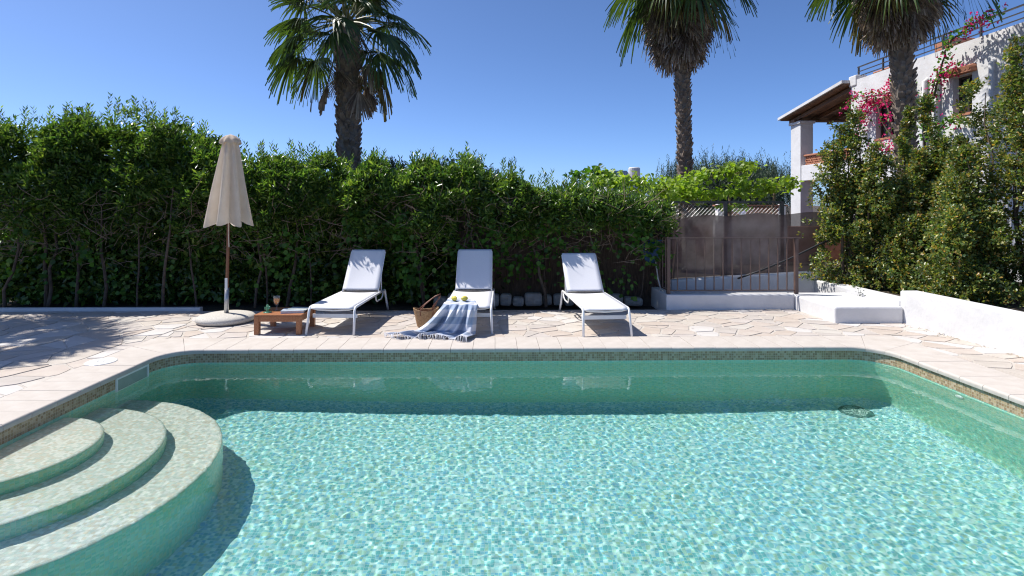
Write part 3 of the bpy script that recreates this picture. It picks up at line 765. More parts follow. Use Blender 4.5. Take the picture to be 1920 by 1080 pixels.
for (y0, y1, z0, z1) in (WA, WB):
    wnd = H('window', 10.17, 10.2, y0 + .03, y1 - .03, z0 + .03, z1 - .03, glass, bevel=0)
    mb = MB()
    for (a, b_, c, d) in ((y0, y0 + .05, z0, z1), (y1 - .05, y1, z0, z1), (y0 + .05, y1 - .05, z0, z0 + .05), (y0 + .05, y1 - .05, z1 - .05, z1), ((y0 + y1) / 2 - .03, (y0 + y1) / 2 + .03, z0 + .05, z1 - .05)):
        mb.box(.13, .17, a - 13, b_ - 13, c, d)
    mb.build('frame', M['winframe'], wnd)
    MB().box(-.02, .14, y0 - 13.04, y1 - 12.96, z0 - .05, z0 + .002).build('sill', M['terracotta'], wnd, bevel=.006)
    mb = MB(); k = 7
    for i in range(k):
        a = y0 - 13.12 + (y1 - y0 + .24) * i / k; mb.tube([(-.16, a + .06, z1 + .10), (.02, a + .06, z1 + .15)], .055, 8)
    mb.box(-.14, .0, y0 - 13.12, y1 - 12.88, z1 + .03, z1 + .09)
    mb.build('tile_hood', M['terracotta'], wnd)
# roof terrace railing
rl = thing('roof_railing', 'dark iron railing along the roof terrace of the white house', 'railing', (10.12, 13, 5.06))
y = 15.4
while y > 6.5:
    MB().box(-.018, .018, y - 13.018, y - 12.982, -.02, .36).build('post', M['darkiron'], rl); y -= .98
for z in (.365, .24, .12): MB().box(-.014, .014, -6.6, 2.44, z - .012 + .0, z + (.02 if z > .3 else .008)).build('rail', M['darkiron'], rl)
mb = MB(); mb.box(.25, .6, .6, 2.5, -.2, .05); H('roof_tiles', 10.3, 10.9, 13.9, 15.1, 4.87, 5.22, M['terracotta'], bevel=.03)
H('chimney_block', 10.3, 10.8, 12.4, 12.95, 4.87, 5.36, M['terracotta'], bevel=.02)
for yy, z0 in ((12.78, 2.0), (12.42, 2.0), (11.03, 2.0)):
    MB().tube([(-.07, yy - 13, z0), (-.07, yy - 13, 4.45), (.02, yy - 13, 4.52)], .045, 10).build('downpipe', M['white'], hs, smooth=True)
# porch beyond the far end of the wall
def lattice(name, parent, x0, z0, cols, rows, s, thick, mat, frame=True):
    """pierced clay blocks: crossing bars in each square"""
    mb = MB(); h = s * .13
    for i in range(cols):
        for j in range(rows):
            cx, cz = x0 + (i + .5) * s, z0 + (j + .5) * s
            for sg in (-1, 1):
                V = [];
                for (u, v) in ((-.5, -.5), (.5, .5)):
                    for k in (-1, 1): V += [(cx + u * s + k * h * .7, -thick / 2, cz + sg * v * s - sg * k * h * .7), (cx + u * s + k * h * .7, thick / 2, cz + sg * v * s - sg * k * h * .7)]
                mb.add(V, [(0, 1, 3, 2), (4, 6, 7, 5), (0, 2, 6, 4), (1, 5, 7, 3), (0, 4, 5, 1), (2, 3, 7, 6)])
    o = mb.build(name, mat, parent); tag(o, kind='stuff'); return o
H('porch_pillar', 10.0, 10.42, 18.15, 18.75, -.1, 4.26, M['white']); H('pillar_cap', 9.95, 10.47, 18.10, 18.80, 4.26, 4.35, M['white'])
H('porch_pillar', 13.6, 14.0, 18.15, 18.75, -.1, 4.26, M['white'])
H('balcony_beam', 10.02, 10.32, 15.56, 18.14, 2.38, 2.88, M['white']); H('balcony_beam', 10.43, 13.6, 18.3, 18.6, 2.38, 2.88, M['white'])
H('balcony_floor', 10.33, 14, 15.56, 18.28, 2.38, 2.50, M['white'])
H('porch_back_wall', 11.3, 11.5, 15.56, 18.6, -.1, 2.37, M['white']); H('porch_door', 11.24, 11.295, 16.2, 17.1, -.1, 2.0, M['winframe'])
lt = lattice('balcony_lattice', hs, 0, 2.89, 18, 2, .14, .05, M['terracotta']); lt.location = (.16, 15.58 - 13, 0); lt.rotation_euler = (0, 0, math.pi / 2)
H('balcony_rail', 10.09, 10.24, 15.56, 18.14, 3.175, 3.23, M['terracotta'])
def slope_y(name, x0, x1, y0, z0, y1, z1, t, mat):
    V = [(x0 - 10, y0 - 13, z0), (x1 - 10, y0 - 13, z0), (x1 - 10, y1 - 13, z1), (x0 - 10, y1 - 13, z1)]; V += [(a, b_, c + t) for a, b_, c in V]
    return MB().add(V, [(3, 2, 1, 0), (4, 5, 6, 7), (0, 1, 5, 4), (1, 2, 6, 5), (2, 3, 7, 6), (3, 0, 4, 7)]).build(name, mat, hs)
for k in range(14): slope_y('roof_board', 9.80 + k * .3, 9.80 + k * .3 + .29, 15.56, 4.98, 19.05, 4.47, .03, M['beam'])
slope_y('roof_edge', 9.74, 14.2, 15.56, 5.015, 19.12, 4.50, .085, M['white'])
for k in range(6): slope_y('beam', 10.05 + k * .65, 10.05 + k * .65 + .1, 15.56, 4.84, 18.95, 4.345, .11, M['beam'])
H('eave_beam', 9.9, 14.1, 18.35, 18.55, 4.352, 4.42, M['beam'])

# bougainvillea on the house wall
bg = thing('bougainvillea', 'pink flowering bougainvillea climbing the white house wall around the windows', 'climbing plant', (9.8, 13, 0))
rb = np.random.default_rng(51); segs = []; LP = []; BP = []
def stem(pts, r, nl, nbr):
    pts = [Vector((p[0], p[1] - 13, p[2])) for p in pts]; fine = []
    for i in range(len(pts) - 1):
        for k in range(6): fine.append(pts[i].lerp(pts[i + 1], k / 6) + Vector(rb.normal(size=3)) * .02)
    fine.append(pts[-1]); segs.append((fine, [r * (1 - .7 * i / len(fine)) for i in range(len(fine))]))
    for i in range(nl): q = fine[rb.integers(0, len(fine))]; LP.append(q + Vector(rb.normal(size=3)) * .07)
    for i in range(nbr): q = fine[rb.integers(len(fine) // 3, len(fine))]; BP.append(q + Vector(rb.normal(size=3)) * Vector((.05, .11, .09)))
stem([(.1, 13.0, .1), (.05, 13.2, 2.4), (0, 13.7, 3.4), (0, 13.9, 4.4), (0, 14.5, 4.45), (0, 14.85, 4.1), (0, 14.9, 3.6)], .035, 70, 140)
stem([(.05, 13.3, 2.6), (0, 14.3, 4.35), (0, 14.85, 3.75)], .02, 40, 110)
stem([(0, 13.8, 4.3), (0, 13.5, 4.7)], .015, 20, 70)
stem([(0, 14.4, 4.4), (-.05, 15.0, 4.55), (-.05, 15.4, 4.3)], .012, 60, 40)
stem([(.1, 12.6, .1), (.05, 12.7, 2.8), (0, 12.4, 3.9), (0, 12.1, 4.6), (-.1, 11.8, 5.05), (-.1, 11.2, 5.3)], .035, 160, 40)
stem([(0, 12.6, 3.2), (0, 12.9, 4.1), (0, 13.2, 4.5)], .02, 110, 10)
stem([(0, 12.5, 3.4), (0, 12.35, 4.3), (0, 11.75, 4.55)], .02, 110, 50)
stem([(0, 12.4, 3.0), (0, 12.0, 3.4), (0, 11.5, 3.35)], .02, 130, 10)
stem([(0, 13.2, 2.6), (0, 13.8, 3.0), (0, 14.2, 3.2)], .015, 50, 60)
stem([(-.1, 11.9, 5.0), (-.1, 11.2, 5.25), (-.1, 10.6, 5.35)], .012, 90, 40)
twigs('stem', segs, M['bark'], bg, 5)
LPa = np.array(LP); leaves('leaf_mass', LPa, rb.normal(size=LPa.shape), rb.uniform(.06, .10, len(LPa)), .055, LM['ivy'], bg, rb, LEAF6)
BPa = np.array(BP); BPa = np.repeat(BPa, 3, 0) + rb.normal(size=(len(BPa) * 3, 3)) * .018
leaves('bracts', BPa, rb.normal(size=BPa.shape), .05, .042, LM['bract'], bg, rb, LEAF6)

# ------------------------------------------------------------------ garden walls, railing and fence on the right
def wallthing(name, label, poly, z0, z1, mat=None, bev=.02):
    o = MB().prism(poly, z0, z1).build(name, mat or M['white'], bevel=bev, segs=2); return tag(o, label, 'wall')
rwall = MB().prism([(2.62, 8.5), (4.59, 8.5), (4.59, 8.72), (2.84, 8.72), (2.84, 9.75), (2.62, 9.75)], -.1, .225).build('low_wall', M['white'], bevel=.015); tag(rwall, 'low white wall carrying the brown iron railing', 'wall')
wallthing('white_bench_block', 'low white masonry block jutting onto the terrace beside the railing', [(4.595, 7.48), (5.53, 7.48), (5.53, 8.74), (4.595, 8.74)], -.1, .22, bev=.025)
wallthing('planter_wall', 'long white planter wall along the right side of the terrace', [(5.535, 7.56), (5.60, 1.0), (5.85, 1.0), (5.78, 7.56)], -.1, .43)
wallthing('planter_wall', 'lower white planter wall behind the white block below the shrubs', [(5.535, 7.565), (5.78, 7.565), (5.78, 9.6), (5.535, 9.6)], -.1, .30)
soil = MB().prism([(5.79, 1.0), (14, 1.0), (14, 9.7), (5.79, 9.7)], -.09, .24).build('planting_soil', M['soil']); tag(soil, kind='structure')
sw = MB().add([(2.9, 9.6, -.6), (5.75, 9.6, -.6), (5.75, 9.8, -.6), (2.9, 9.8, -.6), (2.9, 9.6, .29), (5.75, 9.6, .45), (5.75, 9.8, .45), (2.9, 9.8, .29)], [(3, 2, 1, 0), (4, 5, 6, 7), (0, 1, 5, 4), (1, 2, 6, 5), (2, 3, 7, 6), (3, 0, 4, 7)]).build('sloping_wall', M['white'], bevel=.03, segs=3)
tag(sw, 'white wall with a sloping top behind the railing', 'wall')

rail = thing('iron_railing', 'brown iron railing with upright bars on the low white wall', 'railing', (2.68, 8.6, .225))
LR = 1.99
for xx in (0, LR): MB().box(xx - .025, xx + .025, -.025, .025, 0, .85).build('post', M['iron'], rail)
MB().box(-.03, LR + .06, -.02, .02, .852, .872).build('top_rail', M['iron'], rail); MB().box(.025, LR - .025, -.010, .010, .045, .06).build('bottom_rail', M['iron'], rail)
for i in range(1, 14):
    xx = LR * i / 14; MB().box(xx - .007, xx + .007, -.007, .007, .06, .852).build('bar', M['iron'], rail)
MB().box(-.02, .02, .026, 1.05, .853, .871).build('top_rail', M['iron'], rail); MB().box(-.01, .01, .026, 1.05, .045, .06).build('bottom_rail', M['iron'], rail)
for i in range(1, 7): MB().box(-.007, .007, .15 * i - .007, .15 * i + .007, .06, .853).build('bar', M['iron'], rail)
MB().box(-.022, .022, 1.05, 1.094, 0, .87).build('post', M['greyplastic'], rail)

fn = thing('mesh_fence', 'grey metal frame fence with wire mesh behind the railing', 'fence', (0, 9.86, 0))
for xx in (3.1, 4.09, 5.1): MB().box(xx - .03, xx + .03, -.02, .03, .25, 1.66).build('post', M['darkiron'], fn)
MB().box(3.07, 5.13, -.015, .02, 1.635, 1.665).build('top_rail', M['darkiron'], fn)
mb = MB(); s = .07
for i in range(-24, 32):
    for sg in (-1, 1):
        x0 = 3.1 + i * s; z0, z1 = .45, 1.635; L = z1 - z0; pts = []
        xa, xb = (x0, x0 + L) if sg > 0 else (x0 + L, x0)
        t0 = 0; t1 = 1; dx = xb - xa
        ta, tb = (3.1 - xa) / dx, (5.1 - xa) / dx
        lo, hi = max(0, min(ta, tb)), min(1, max(ta, tb))
        if hi - lo < .02: continue
        mb.tube([(xa + dx * lo, .0, z0 + L * lo), (xa + dx * hi, .0, z0 + L * hi)], .0016, 3, cap=False)
tag(mb.build('wire_mesh', M['steel'], fn), kind='stuff')
# brown shade cloth: woven, lets some light through
mc, nt, b = newmat('brown_shade_cloth')
tc = N(nt, 'TexCoord'); nz = N(nt, 'TexNoise'); setin(nz, Scale=3.0, Detail=6); nt.links.new(tc.outputs['Object'], nz.inputs['Vector'])
nt.links.new(ramp(nt, nz.outputs['Fac'], [(.32, (.105, .066, .054)), (.66, (.22, .15, .13))]), b.inputs['Base Color']); setin(b, Roughness=.9)
tb_ = N(nt, 'BsdfTransparent'); ms = N(nt, 'MixShader'); ms.inputs[0].default_value = .84
nt.links.new(tb_.outputs[0], ms.inputs[1]); nt.links.new(b.outputs[0], ms.inputs[2]); nt.links.new(ms.outputs[0], nt.nodes['Material Output'].inputs['Surface'])
nxc, nzc = 60, 24; V = []; F = []
for j in range(nzc + 1):
    for i in range(nxc + 1):
        u = i / nxc; v = j / nzc; x = 2.98 + u * 2.85; zb = .30 + .15 * u; ztp = 1.36 + .04 * min(1, u * 2.5) + .06 * u - .02 * math.sin(u * 19)
        V.append((x, .015 * math.sin(u * 23 + v * 3) + .012 * math.sin(v * 9 + u * 6), zb + (ztp - zb) * v))
for j in range(nzc):
    for i in range(nxc): a = j * (nxc + 1) + i; F.append((a, a + 1, a + nxc + 2, a + nxc + 1))
cloth = MB().add(V, F).build('shade_cloth', mc, smooth=True); cloth.location = (0, 9.80, 0)
tag(cloth, 'brown see-through shade cloth stretched along the fence behind the railing', 'shade cloth')
hose = MB().tube([(4.15, 9.5, .34), (4.5, 9.46, .47), (5.0, 9.43, .68), (5.5, 9.40, .93), (5.9, 9.4, 1.1)], .016, 8).build('black_hose', M['rubber'], smooth=True); tag(hose, 'black hose slanting up behind the right railing post', 'hose')
net = thing('pool_net', 'blue pool leaf net on a pale pole leaning at the left end of the railing', 'pool net', (2.60, 9.05, .2))
V = []; F = []
for j in range(9):
    for i in range(13):
        u, v = i / 12 - .5, j / 8; x = u * .30 * (1 - .25 * v * v * 1.0 + .0); V.append((x, -.05 * math.cos(u * 3.1) * math.sin(v * 3.1), .80 - v * .30 - .05 * (1 - 4 * u * u) * v))
for j in range(8):
    for i in range(12): a = j * 13 + i; F.append((a, a + 13, a + 14, a + 1))
nb_ = MB().add(V, F).build('net', M['blue'], net, smooth=True); sd = nb_.modifiers.new('th', 'SOLIDIFY'); sd.thickness = .004; nb_.location.x = -.05
MB().tube([(-.22, 0, .82), (.12, 0, .82)], .010, 8).build('net_frame', M['blue'], net)
MB().tube([(-.03, .02, .78), (.02, -.12, .2), (.06, -.16, -.0)], .012, 8).build('pole', M['greyplastic'], net, smooth=True)

# vine on the fence, fig shoots, lattice wall and far roofs behind
vn = thing('lime_vine', 'bright lime green vine spreading over the fence top', 'climbing plant', (4, 10.6, 0)); rv = np.random.default_rng(61)
CL = [(3.25, 1.95, .22), (3.55, 2.0, .2), (3.85, 2.12, .18), (4.15, 2.22, .14), (4.4, 2.27, .12), (4.65, 2.32, .14), (4.8, 2.3, .1), (4.62, 2.1, .12), (4.72, 1.95, .13), (4.55, 1.85, .12), (4.2, 1.82, .14), (3.9, 1.8, .16), (3.6, 1.78, .14), (5.12, 2.02, .11), (5.2, 1.92, .12), (5.5, 2.05, .11), (5.58, 1.95, .11), (4.35, 1.56, .09), (4.65, 1.55, .1), (3.0, 1.85, .2), (2.6, 1.95, .2), (2.2, 2.0, .2), (1.8, 2.02, .2), (4.95, 1.8, .12), (3.3, 1.75, .15)]
P = []
for cx, cz, r in CL:
    n = int(120 * (r / .15) ** 1.5); P.append(np.stack([cx - 4 + rv.normal(0, r * .6, n), rv.normal(-.1, .16, n) - (.7 if cx < 3.05 else 0), cz + rv.normal(0, r * .42, n)], 1))
P = np.concatenate(P); D = rv.normal(size=P.shape) * .7 + np.array([0, -.35, -.15]); L = rv.uniform(.055, .10, len(P))
leaves('crown', P, D, L, L * .9, LM['lime'], vn, rv, LEAF6, .18, .15, up=np.array([0, -.4, .9]))
segs = [(crooked((c[0] - 4, 0, c[1] - .1), (d[0] - 4, 0, d[1] - .05), rv, 4, .04), [.012, .011, .01, .009, .007]) for c, d in zip(CL[:-1], CL[1:]) if abs(c[0] - d[0]) < .6] + [(crooked((x, .1, -.1), (x + .2, .1, 1.9), rv, 5, .05), [.025] * 6) for x in (-.6, .3, 1.2)]
twigs('stem', segs, M['twig'], vn, 5)
fg = thing('fig_shoots', 'upright fig shoots with big green leaves above the right part of the hedge', 'shrub', (1.75, 10.2, 0)); P = []; D = []
for cx, cz, r, n in ((1.5, 2.12, .12, 34), (1.95, 2.12, .17, 60), (2.1, 2.05, .17, 40), (1.85, 2.2, .1, 20)):
    for i in range(n): P.append((cx - 1.75 + rv.normal(0, r * .7), rv.normal(0, .1), cz + rv.normal(0, r * .45))); D.append((rv.normal(0, .8), rv.normal(-.3, .5), rv.normal(.1, .5)))
L = rv.uniform(.09, .14, len(P)); leaves('crown', np.array(P), np.array(D), L, L * .8, LM['ivy'], fg, rv, LEAF6)
twigs('stem', [(crooked((x, 0, -.1), (x + .05, 0, 2.15), rv, 5, .03), [.02] * 5 + [.008]) for x in (-.25, .15, .35)], M['bark'], fg, 5)
lw = thing('lattice_wall', 'terracotta lattice garden wall with white posts behind the fence', 'wall', (0, 16, 0))
for xx in (6.38, 7.05, 8.2): MB().box(xx, xx + .14, -.1, .1, -.1, 1.62).build('post', M['white'], lw, bevel=.01)
MB().box(6.3, 8.4, -.06, .06, -.1, 1.16).build('base_wall', M['white'], lw); lattice('lattice', lw, 7.2, 1.18, 8, 3, .12, .06, M['terracotta']); lattice('lattice', lw, 6.55, 1.18, 4, 3, .12, .06, M['terracotta'])
MB().box(6.3, 8.4, -.1, .1, 1.56, 1.60).build('coping', M['terracotta'], lw)
MB().box(2.9, 12, .6, .8, -.1, .95).build('rear_wall', M['terracotta'], lw)
fb = thing('far_house', 'distant white house with a solar panel and round tank on its roof', 'house', (9.6, 40, 0))
MB().box(-1.6, 1.2, 0, 3, -.1, 3.5).build('wall', M['white'], fb); MB().lathe([(.42, 3.5), (.42, 4.25), (.36, 4.32)], 20, c=(.55, .6)).build('water_tank', M['white'], fb, smooth=False)
V = [(-1.3, -.2, 3.55), (.1, -.2, 3.55), (.1, 1.0, 4.05), (-1.3, 1.0, 4.05)]; V += [(a, b_, c + .06) for a, b_, c in V]
MB().add(V, [(3, 2, 1, 0), (4, 5, 6, 7), (0, 1, 5, 4), (1, 2, 6, 5), (2, 3, 7, 6), (3, 0, 4, 7)]).build('solar_panel', noisy('solar_glass', (.02, .03, .06), (.03, .045, .08), 5, 2, .15), fb)
MB().box(-1.75, 1.35, -.15, 3, 3.5, 3.54).build('roof', M['terracotta'], fb)

# ------------------------------------------------------------------ tall shrubs on the right
def tall_shrub(label, x, y, w, h, seed, n, z0=.2, lean=0):
    rng = np.random.default_rng(seed); t = thing('tall_shrub', label, 'shrub', (x, y, z0), 0, 'tall shrubs in front of the white house')
    # several upright leaders, each a ragged column of twigs
    lead = [(float(np.clip(rng.normal(0, w * .25), -w * .45, w * .45)), rng.normal(0, w * .2), h * rng.uniform(.6, .95)) for _ in range(9)]; lead[0] = (0, 0, h)
    C = []; A = []
    for i in range(n):
        lx, ly, lh = lead[rng.integers(0, 9)]; s = rng.random() ** .8; zz = lh * (.04 + .96 * s)
        r = w * .30 * (1.05 - .78 * s ** 1.3) * rng.uniform(.3, 1.15); a = rng.uniform(0, 6.283)
        p = (lx * (1 - .25 * s) + math.cos(a) * r + lean * s, ly + math.sin(a) * r, zz)
        if noise.noise(Vector((p[0] * 2.6 + seed, p[1] * 2.6, p[2] * 2.2))) < -.14: continue
        C.append(p); A.append((math.cos(a) * .6, math.sin(a) * .6, .9))
    C = np.array(C); A = np.array(A) + rng.normal(0, .3, (len(C), 3)); P, D = clusters(C, A, 12, .6, rng, .055)
    L = rng.uniform(.035, .062, len(P)); leaves('crown', P, D, L, L * .6, LM['pitto'], t, rng, LEAF4, .25, .12, up=np.array([-.5, -.1, .6]))
    segs = [(crooked((lx * .3, ly * .3, -.1), (lx * .75 + lean, ly * .75, lh * .93), rng, 7, .035), [.03, .028, .024, .02, .016, .012, .009, .005]) for lx, ly, lh in lead]
    twigs('trunk', segs, M['bark'], t, 5); return t
tall_shrub('tall pointed shrub nearest the brown shade cloth, in front of the porch', 5.98, 9.2, 1.4, 3.0, 71, 4400)
tall_shrub('tall narrow shrub below the frond skirted palm, between the other two', 6.98, 8.95, 1.05, 3.2, 72, 3500)
tall_shrub('tallest shrub at the right edge of the photo, under the small window', 7.40, 7.75, 1.85, 3.75, 73, 7500)
tall_shrub('low bushy shrub over the planter wall between the first two tall shrubs', 6.45, 8.75, 1.5, 1.6, 74, 3200)
tall_shrub('low bushy shrub over the planter wall below the tallest shrub', 6.8, 7.85, 1.6, 1.55, 75, 3400)
sp = thing('wall_weed', 'small sprig growing on the white planter wall', 'plant', (5.53, 8.35, .22)); rq = np.random.default_rng(4)
P = np.stack([rq.normal(-.03, .015, 26), rq.normal(0, .04, 26), rq.uniform(-.02, .12, 26)], 1); leaves('leaf_tuft', P, rq.normal(size=P.shape), .03, .015, LM['bush'], sp, rq)

# ------------------------------------------------------------------ sun loungers
def arc(c, r, a0, a1, ax, n=5):
    return [(c[0], c[1] + r * math.cos(rad(a0 + (a1 - a0) * k / n)), c[2] + r * math.sin(rad(a0 + (a1 - a0) * k / n))) for k in range(n + 1)]
def lounger(label, loc, rz, back_deg):
    t = thing('sun_lounger', label, 'sun lounger', loc, rz, 'white sun loungers'); hw = .285; zs = .325; tr = .0155; R_ = .07
    for s in (-1, 1):
        MB().tube([(s * hw, .07, zs), (s * hw, .6, zs + .002), (s * hw, 1.45, zs)], tr, 10).build('side_rail', M['powder'], t, smooth=True)
        MB().tube([(s * (hw + .012), -.06, 0), (s * (hw + .004), -.012, .2)] + arc((s * hw, .07, zs - R_), R_, 165, 90, 0), tr, 10).build('leg', M['powder'], t, smooth=True)
        MB().tube(arc((s * hw, 1.45, zs - R_), R_, 90, 15, 0) + [(s * (hw + .004), 1.59, .12), (s * (hw + .012), 1.65, 0)], tr, 10).build('leg', M['powder'], t, smooth=True)
        MB().tube([(s * hw, .98, zs - .01), (s * hw, 1.0, zs - .07), (s * hw, 1.05, zs - .10), (s * hw, 1.28, zs - .10), (s * hw, 1.36, zs - .07), (s * hw, 1.40, zs - .01)], .010, 8).build('bracket', M['powder'], t, smooth=True)
    MB().tube([(-hw, .05, zs - .01), (-.2, .06, zs - .035), (0, .065, zs - .045), (.2, .06, zs - .035), (hw, .05, zs - .01)], .012, 8).build('front_bar', M['powder'], t, smooth=True)
    MB().box(-hw, hw, .12, .135, .175, .225).build('stretcher', M['powder'], t, bevel=.004)
    MB().tube([(-hw, 1.42, zs - .01), (hw, 1.42, zs - .01)], .012, 8).build('rear_bar', M['powder'], t)
    V = []; F = []; nu, nv = 8, 24
    for j in range(nv + 1):
        for i in range(nu + 1):
            u = i / nu - .5; v = j / nv; e = max(0, 1 - v * 12)
            V.append((u * .545, .012 + v * 1.155, zs + .018 - .012 * (1 - 4 * u * u) * (1 - e) - e * e * .03))
    for j in range(nv):
        for i in range(nu): a = j * (nu + 1) + i; F.append((a, a + 1, a + nu + 2, a + nu + 1))
    o = MB().add(V, F).build('seat', M['sling'], t, smooth=True); sd = o.modifiers.new('t', 'SOLIDIFY'); sd.thickness = .006
    a = rad(back_deg); hy, hz = 1.20, zs + .012
    def B(u, s, off=0): return (u, hy + s * math.cos(a) - off * math.sin(a), hz + s * math.sin(a) + off * math.cos(a))
    V = []; F = []; LB = .72
    for j in range(nv + 1):
        for i in range(nu + 1):
            u = i / nu - .5; v = j / nv; V.append(B(u * (.53 - .015 * v), .03 + v * (LB - .03), .012 - .014 * (1 - 4 * u * u) * math.sin(v * math.pi)))
    for j in range(nv):
        for i in range(nu): q = j * (nu + 1) + i; F.append((q, q + 1, q + nu + 2, q + nu + 1))
    o = MB().add(V, F).build('backrest', M['sling'], t, smooth=True); sd = o.modifiers.new('t', 'SOLIDIFY'); sd.thickness = .006
    w = .262
    MB().tube([B(-w, .0), B(-w + .004, LB - .03), B(-w + .03, LB), B(w - .03, LB), B(w - .004, LB - .03), B(w, .0)], .0095, 8).build('backrest_frame', M['powder'], t, smooth=True)
    MB().tube([B(-w, .0), B(w, .0)], .010, 8).build('hinge_bar', M['darkiron'], t)
    for s in (-1, 1): MB().tube([B(s * .24, .42, -.01), (s * .25, 1.42, zs - .01)], .009, 6).build('prop', M['powder'], t)
    return t
lounger('white sun lounger on the left, beside the wooden side table', (-2.02, 6.97, 0), rad(-3.2), 52)
lounger('white middle sun lounger with the striped towel on its foot end', (-.33, 7.0, 0), rad(-1.0), 52)
lounger('white sun lounger on the right, with a lower backrest', (1.365, 6.82, 0), rad(3.0), 46)

# ------------------------------------------------------------------ parasol
pa = thing('parasol', 'closed cream parasol on a wooden pole in a round concrete base', 'parasol', (-3.68, 7.74, 0))
prof = [(.30, 0), (.355, .012), (.378, .04), (.372, .07), (.345, .092), (.28, .108), (.10, .118), (.03, .12)]
MB().lathe(prof, 48).build('base', M['concrete'], pa, smooth=True)
TL = .024
def pp(z): return (z * TL, 0, z)
MB().tube([pp(.11), pp(.46)], .030, 14).build('sleeve', M['steel'], pa, smooth=True)
MB().tube([(.03, -.035, .30), (.03, -.06, .30)], .012, 8).build('clamp_knob', M['greyplastic'], pa)
MB().tube([pp(.46), pp(2.56)], .022, 14).build('pole', M['polewood'], pa, smooth=True)
MB().box(-.016 + .012, .020 + .012, -.033, -.029, .44, .60).build('pole_label', M['whiteplastic'], pa)
# folded canopy: eight deep pleats, wider at the hem
V = []; F = []; na, nz_ = 128, 26; rp = np.random.default_rng(8); phs = rp.uniform(-.25, .25, 8); am = rp.uniform(.75, 1.2, 8)
for j in range(nz_ + 1):
    v = j / nz_; z = 2.50 - v * 1.16
    R_ = .080 + .155 * v ** .9 + .02 * v * v
    for i in range(na):
        a = 2 * math.pi * i / na; k = int(i / na * 8) % 8
        f_ = math.cos(8 * a + .5 * math.sin(a * 3) + 1.2 * v * math.sin(2 * a + 1)); r = R_ * (1 + (.20 + .09 * v) * am[k] * (abs(f_) ** .7 * (1 if f_ > 0 else -1)) + .03 * math.sin(3 * a + 5 * v) + .025 * math.sin(21 * a + 3 * v))
        V.append((r * math.cos(a) + z * TL, r * math.sin(a), z - (.035 * f_ + .02 * math.sin(5 * a)) * v ** 6))
for j in range(nz_):
    for i in range(na): F.append((j * na + i, (j + 1) * na + i, (j + 1) * na + (i + 1) % na, j * na + (i + 1) % na))
o = MB().add(V, F).build('canopy', M['canvas'], pa, smooth=True)
V = []; F = []
for j in range(7):
    v = j / 6; z = 2.565 - v * .13 - (.0 if j < 6 else .0)
    for i in range(64):
        a = 2 * math.pi * i / 64; r = .01 + .105 * min(1, v * 1.6) ** .6 + .02 * v + .016 * math.cos(8 * a) * v; V.append((r * math.cos(a) + z * TL, r * math.sin(a), z + .012 * math.cos(8 * a) * v))
for j in range(6):
    for i in range(64): F.append((j * 64 + i, (j + 1) * 64 + i, (j + 1) * 64 + (i + 1) % 64, j * 64 + (i + 1) % 64))
o = MB().add(V, F).build('vent_cap', M['canvas'], pa, smooth=True); sd = o.modifiers.new('t', 'SOLIDIFY'); sd.thickness = .004
MB().tube([(.09, -.12, 1.40), (.092, -.13, 1.2), (.098, -.128, 1.03)], .006, 5).build('tie_strap', M['canvas'], pa)
for k in range(8):
    a = 2 * math.pi * k / 8 + .2; MB().tube([(.03 + .045 * math.cos(a), .045 * math.sin(a), 2.35), (.03 + .14 * math.cos(a), .14 * math.sin(a), 1.42)], .008, 5).build('rib', M['polewood'], pa)

# ------------------------------------------------------------------ side table with drink, ornament and books
tb = thing('side_table', 'low reddish wooden side table between parasol and left lounger', 'table', (-2.665, 7.19, 0), rad(-2)); a_, b_, hT = .29, .26, .245
for sx in (-1, 1):
    for sy in (-1, 1): MB().box(sx * (a_ - .03) - .03, sx * (a_ - .03) + .03, sy * (b_ - .03) - .03, sy * (b_ - .03) + .03, 0, hT - .022).build('leg', M['teak'], tb, bevel=.003)
for sy in (-1, 1): MB().box(-a_ + .06, a_ - .06, sy * (b_ - .02) - .012, sy * (b_ - .02) + .012, hT - .085, hT - .022).build('apron', M['teak'], tb, bevel=.002)
for sx in (-1, 1): MB().box(sx * (a_ - .02) - .012, sx * (a_ - .02) + .012, -b_ + .06, b_ - .06, hT - .085, hT - .022).build('apron', M['teak'], tb, bevel=.002)
for i in range(8):
    w = 2 * b_ / 8; MB().box(-a_, a_, -b_ + i * w + .003, -b_ + (i + 1) * w - .003, hT - .02, hT).build('slat', M['teak'], tb, bevel=.002)
gl, nt, b = newmat('drinking_glass'); setin(b, Roughness=.03); b.inputs['Base Color'].default_value = (.8, .82, .8, 1)
tb_ = N(nt, 'BsdfTransparent'); ms = N(nt, 'MixShader'); ms.inputs[0].default_value = .10; nt.links.new(tb_.outputs[0], ms.inputs[1]); nt.links.new(b.outputs[0], ms.inputs[2]); nt.links.new(ms.outputs[0], nt.nodes['Material Output'].inputs['Surface'])
ggl, nt, b = newmat('green_glass'); b.inputs['Transmission Weight'].default_value = .6; setin(b, Roughness=.12, IOR=1.4); b.inputs['Base Color'].default_value = (.28, .62, .42, 1)
dk = thing('juice_glass', 'stemmed glass of orange juice on the side table', 'glass', (-2.80, 7.24, hT))
MB().lathe([(.034, 0), (.034, .004), (.008, .012), (.007, .055), (.02, .07), (.036, .10), (.041, .14), (.043, .185), (.040, .185), (.037, .14), (.030, .10), (.010, .074)], 28).build('bowl', gl, dk, smooth=True)
MB().lathe([(.008, .076), (.029, .101), (.0362, .138), (.0375, .155)], 24).build('juice', noisy('orange_juice', (.80, .26, .01), (.88, .34, .015), 20, 3, .3), dk, smooth=True)
cc = thing('glass_cactus', 'small green glass cactus ornament on the side table', 'ornament', (-2.86, 7.10, hT))
MB().lathe([(.05, 0), (.05, .006), (.03, .012)], 20).build('dish', ggl, cc, smooth=True)
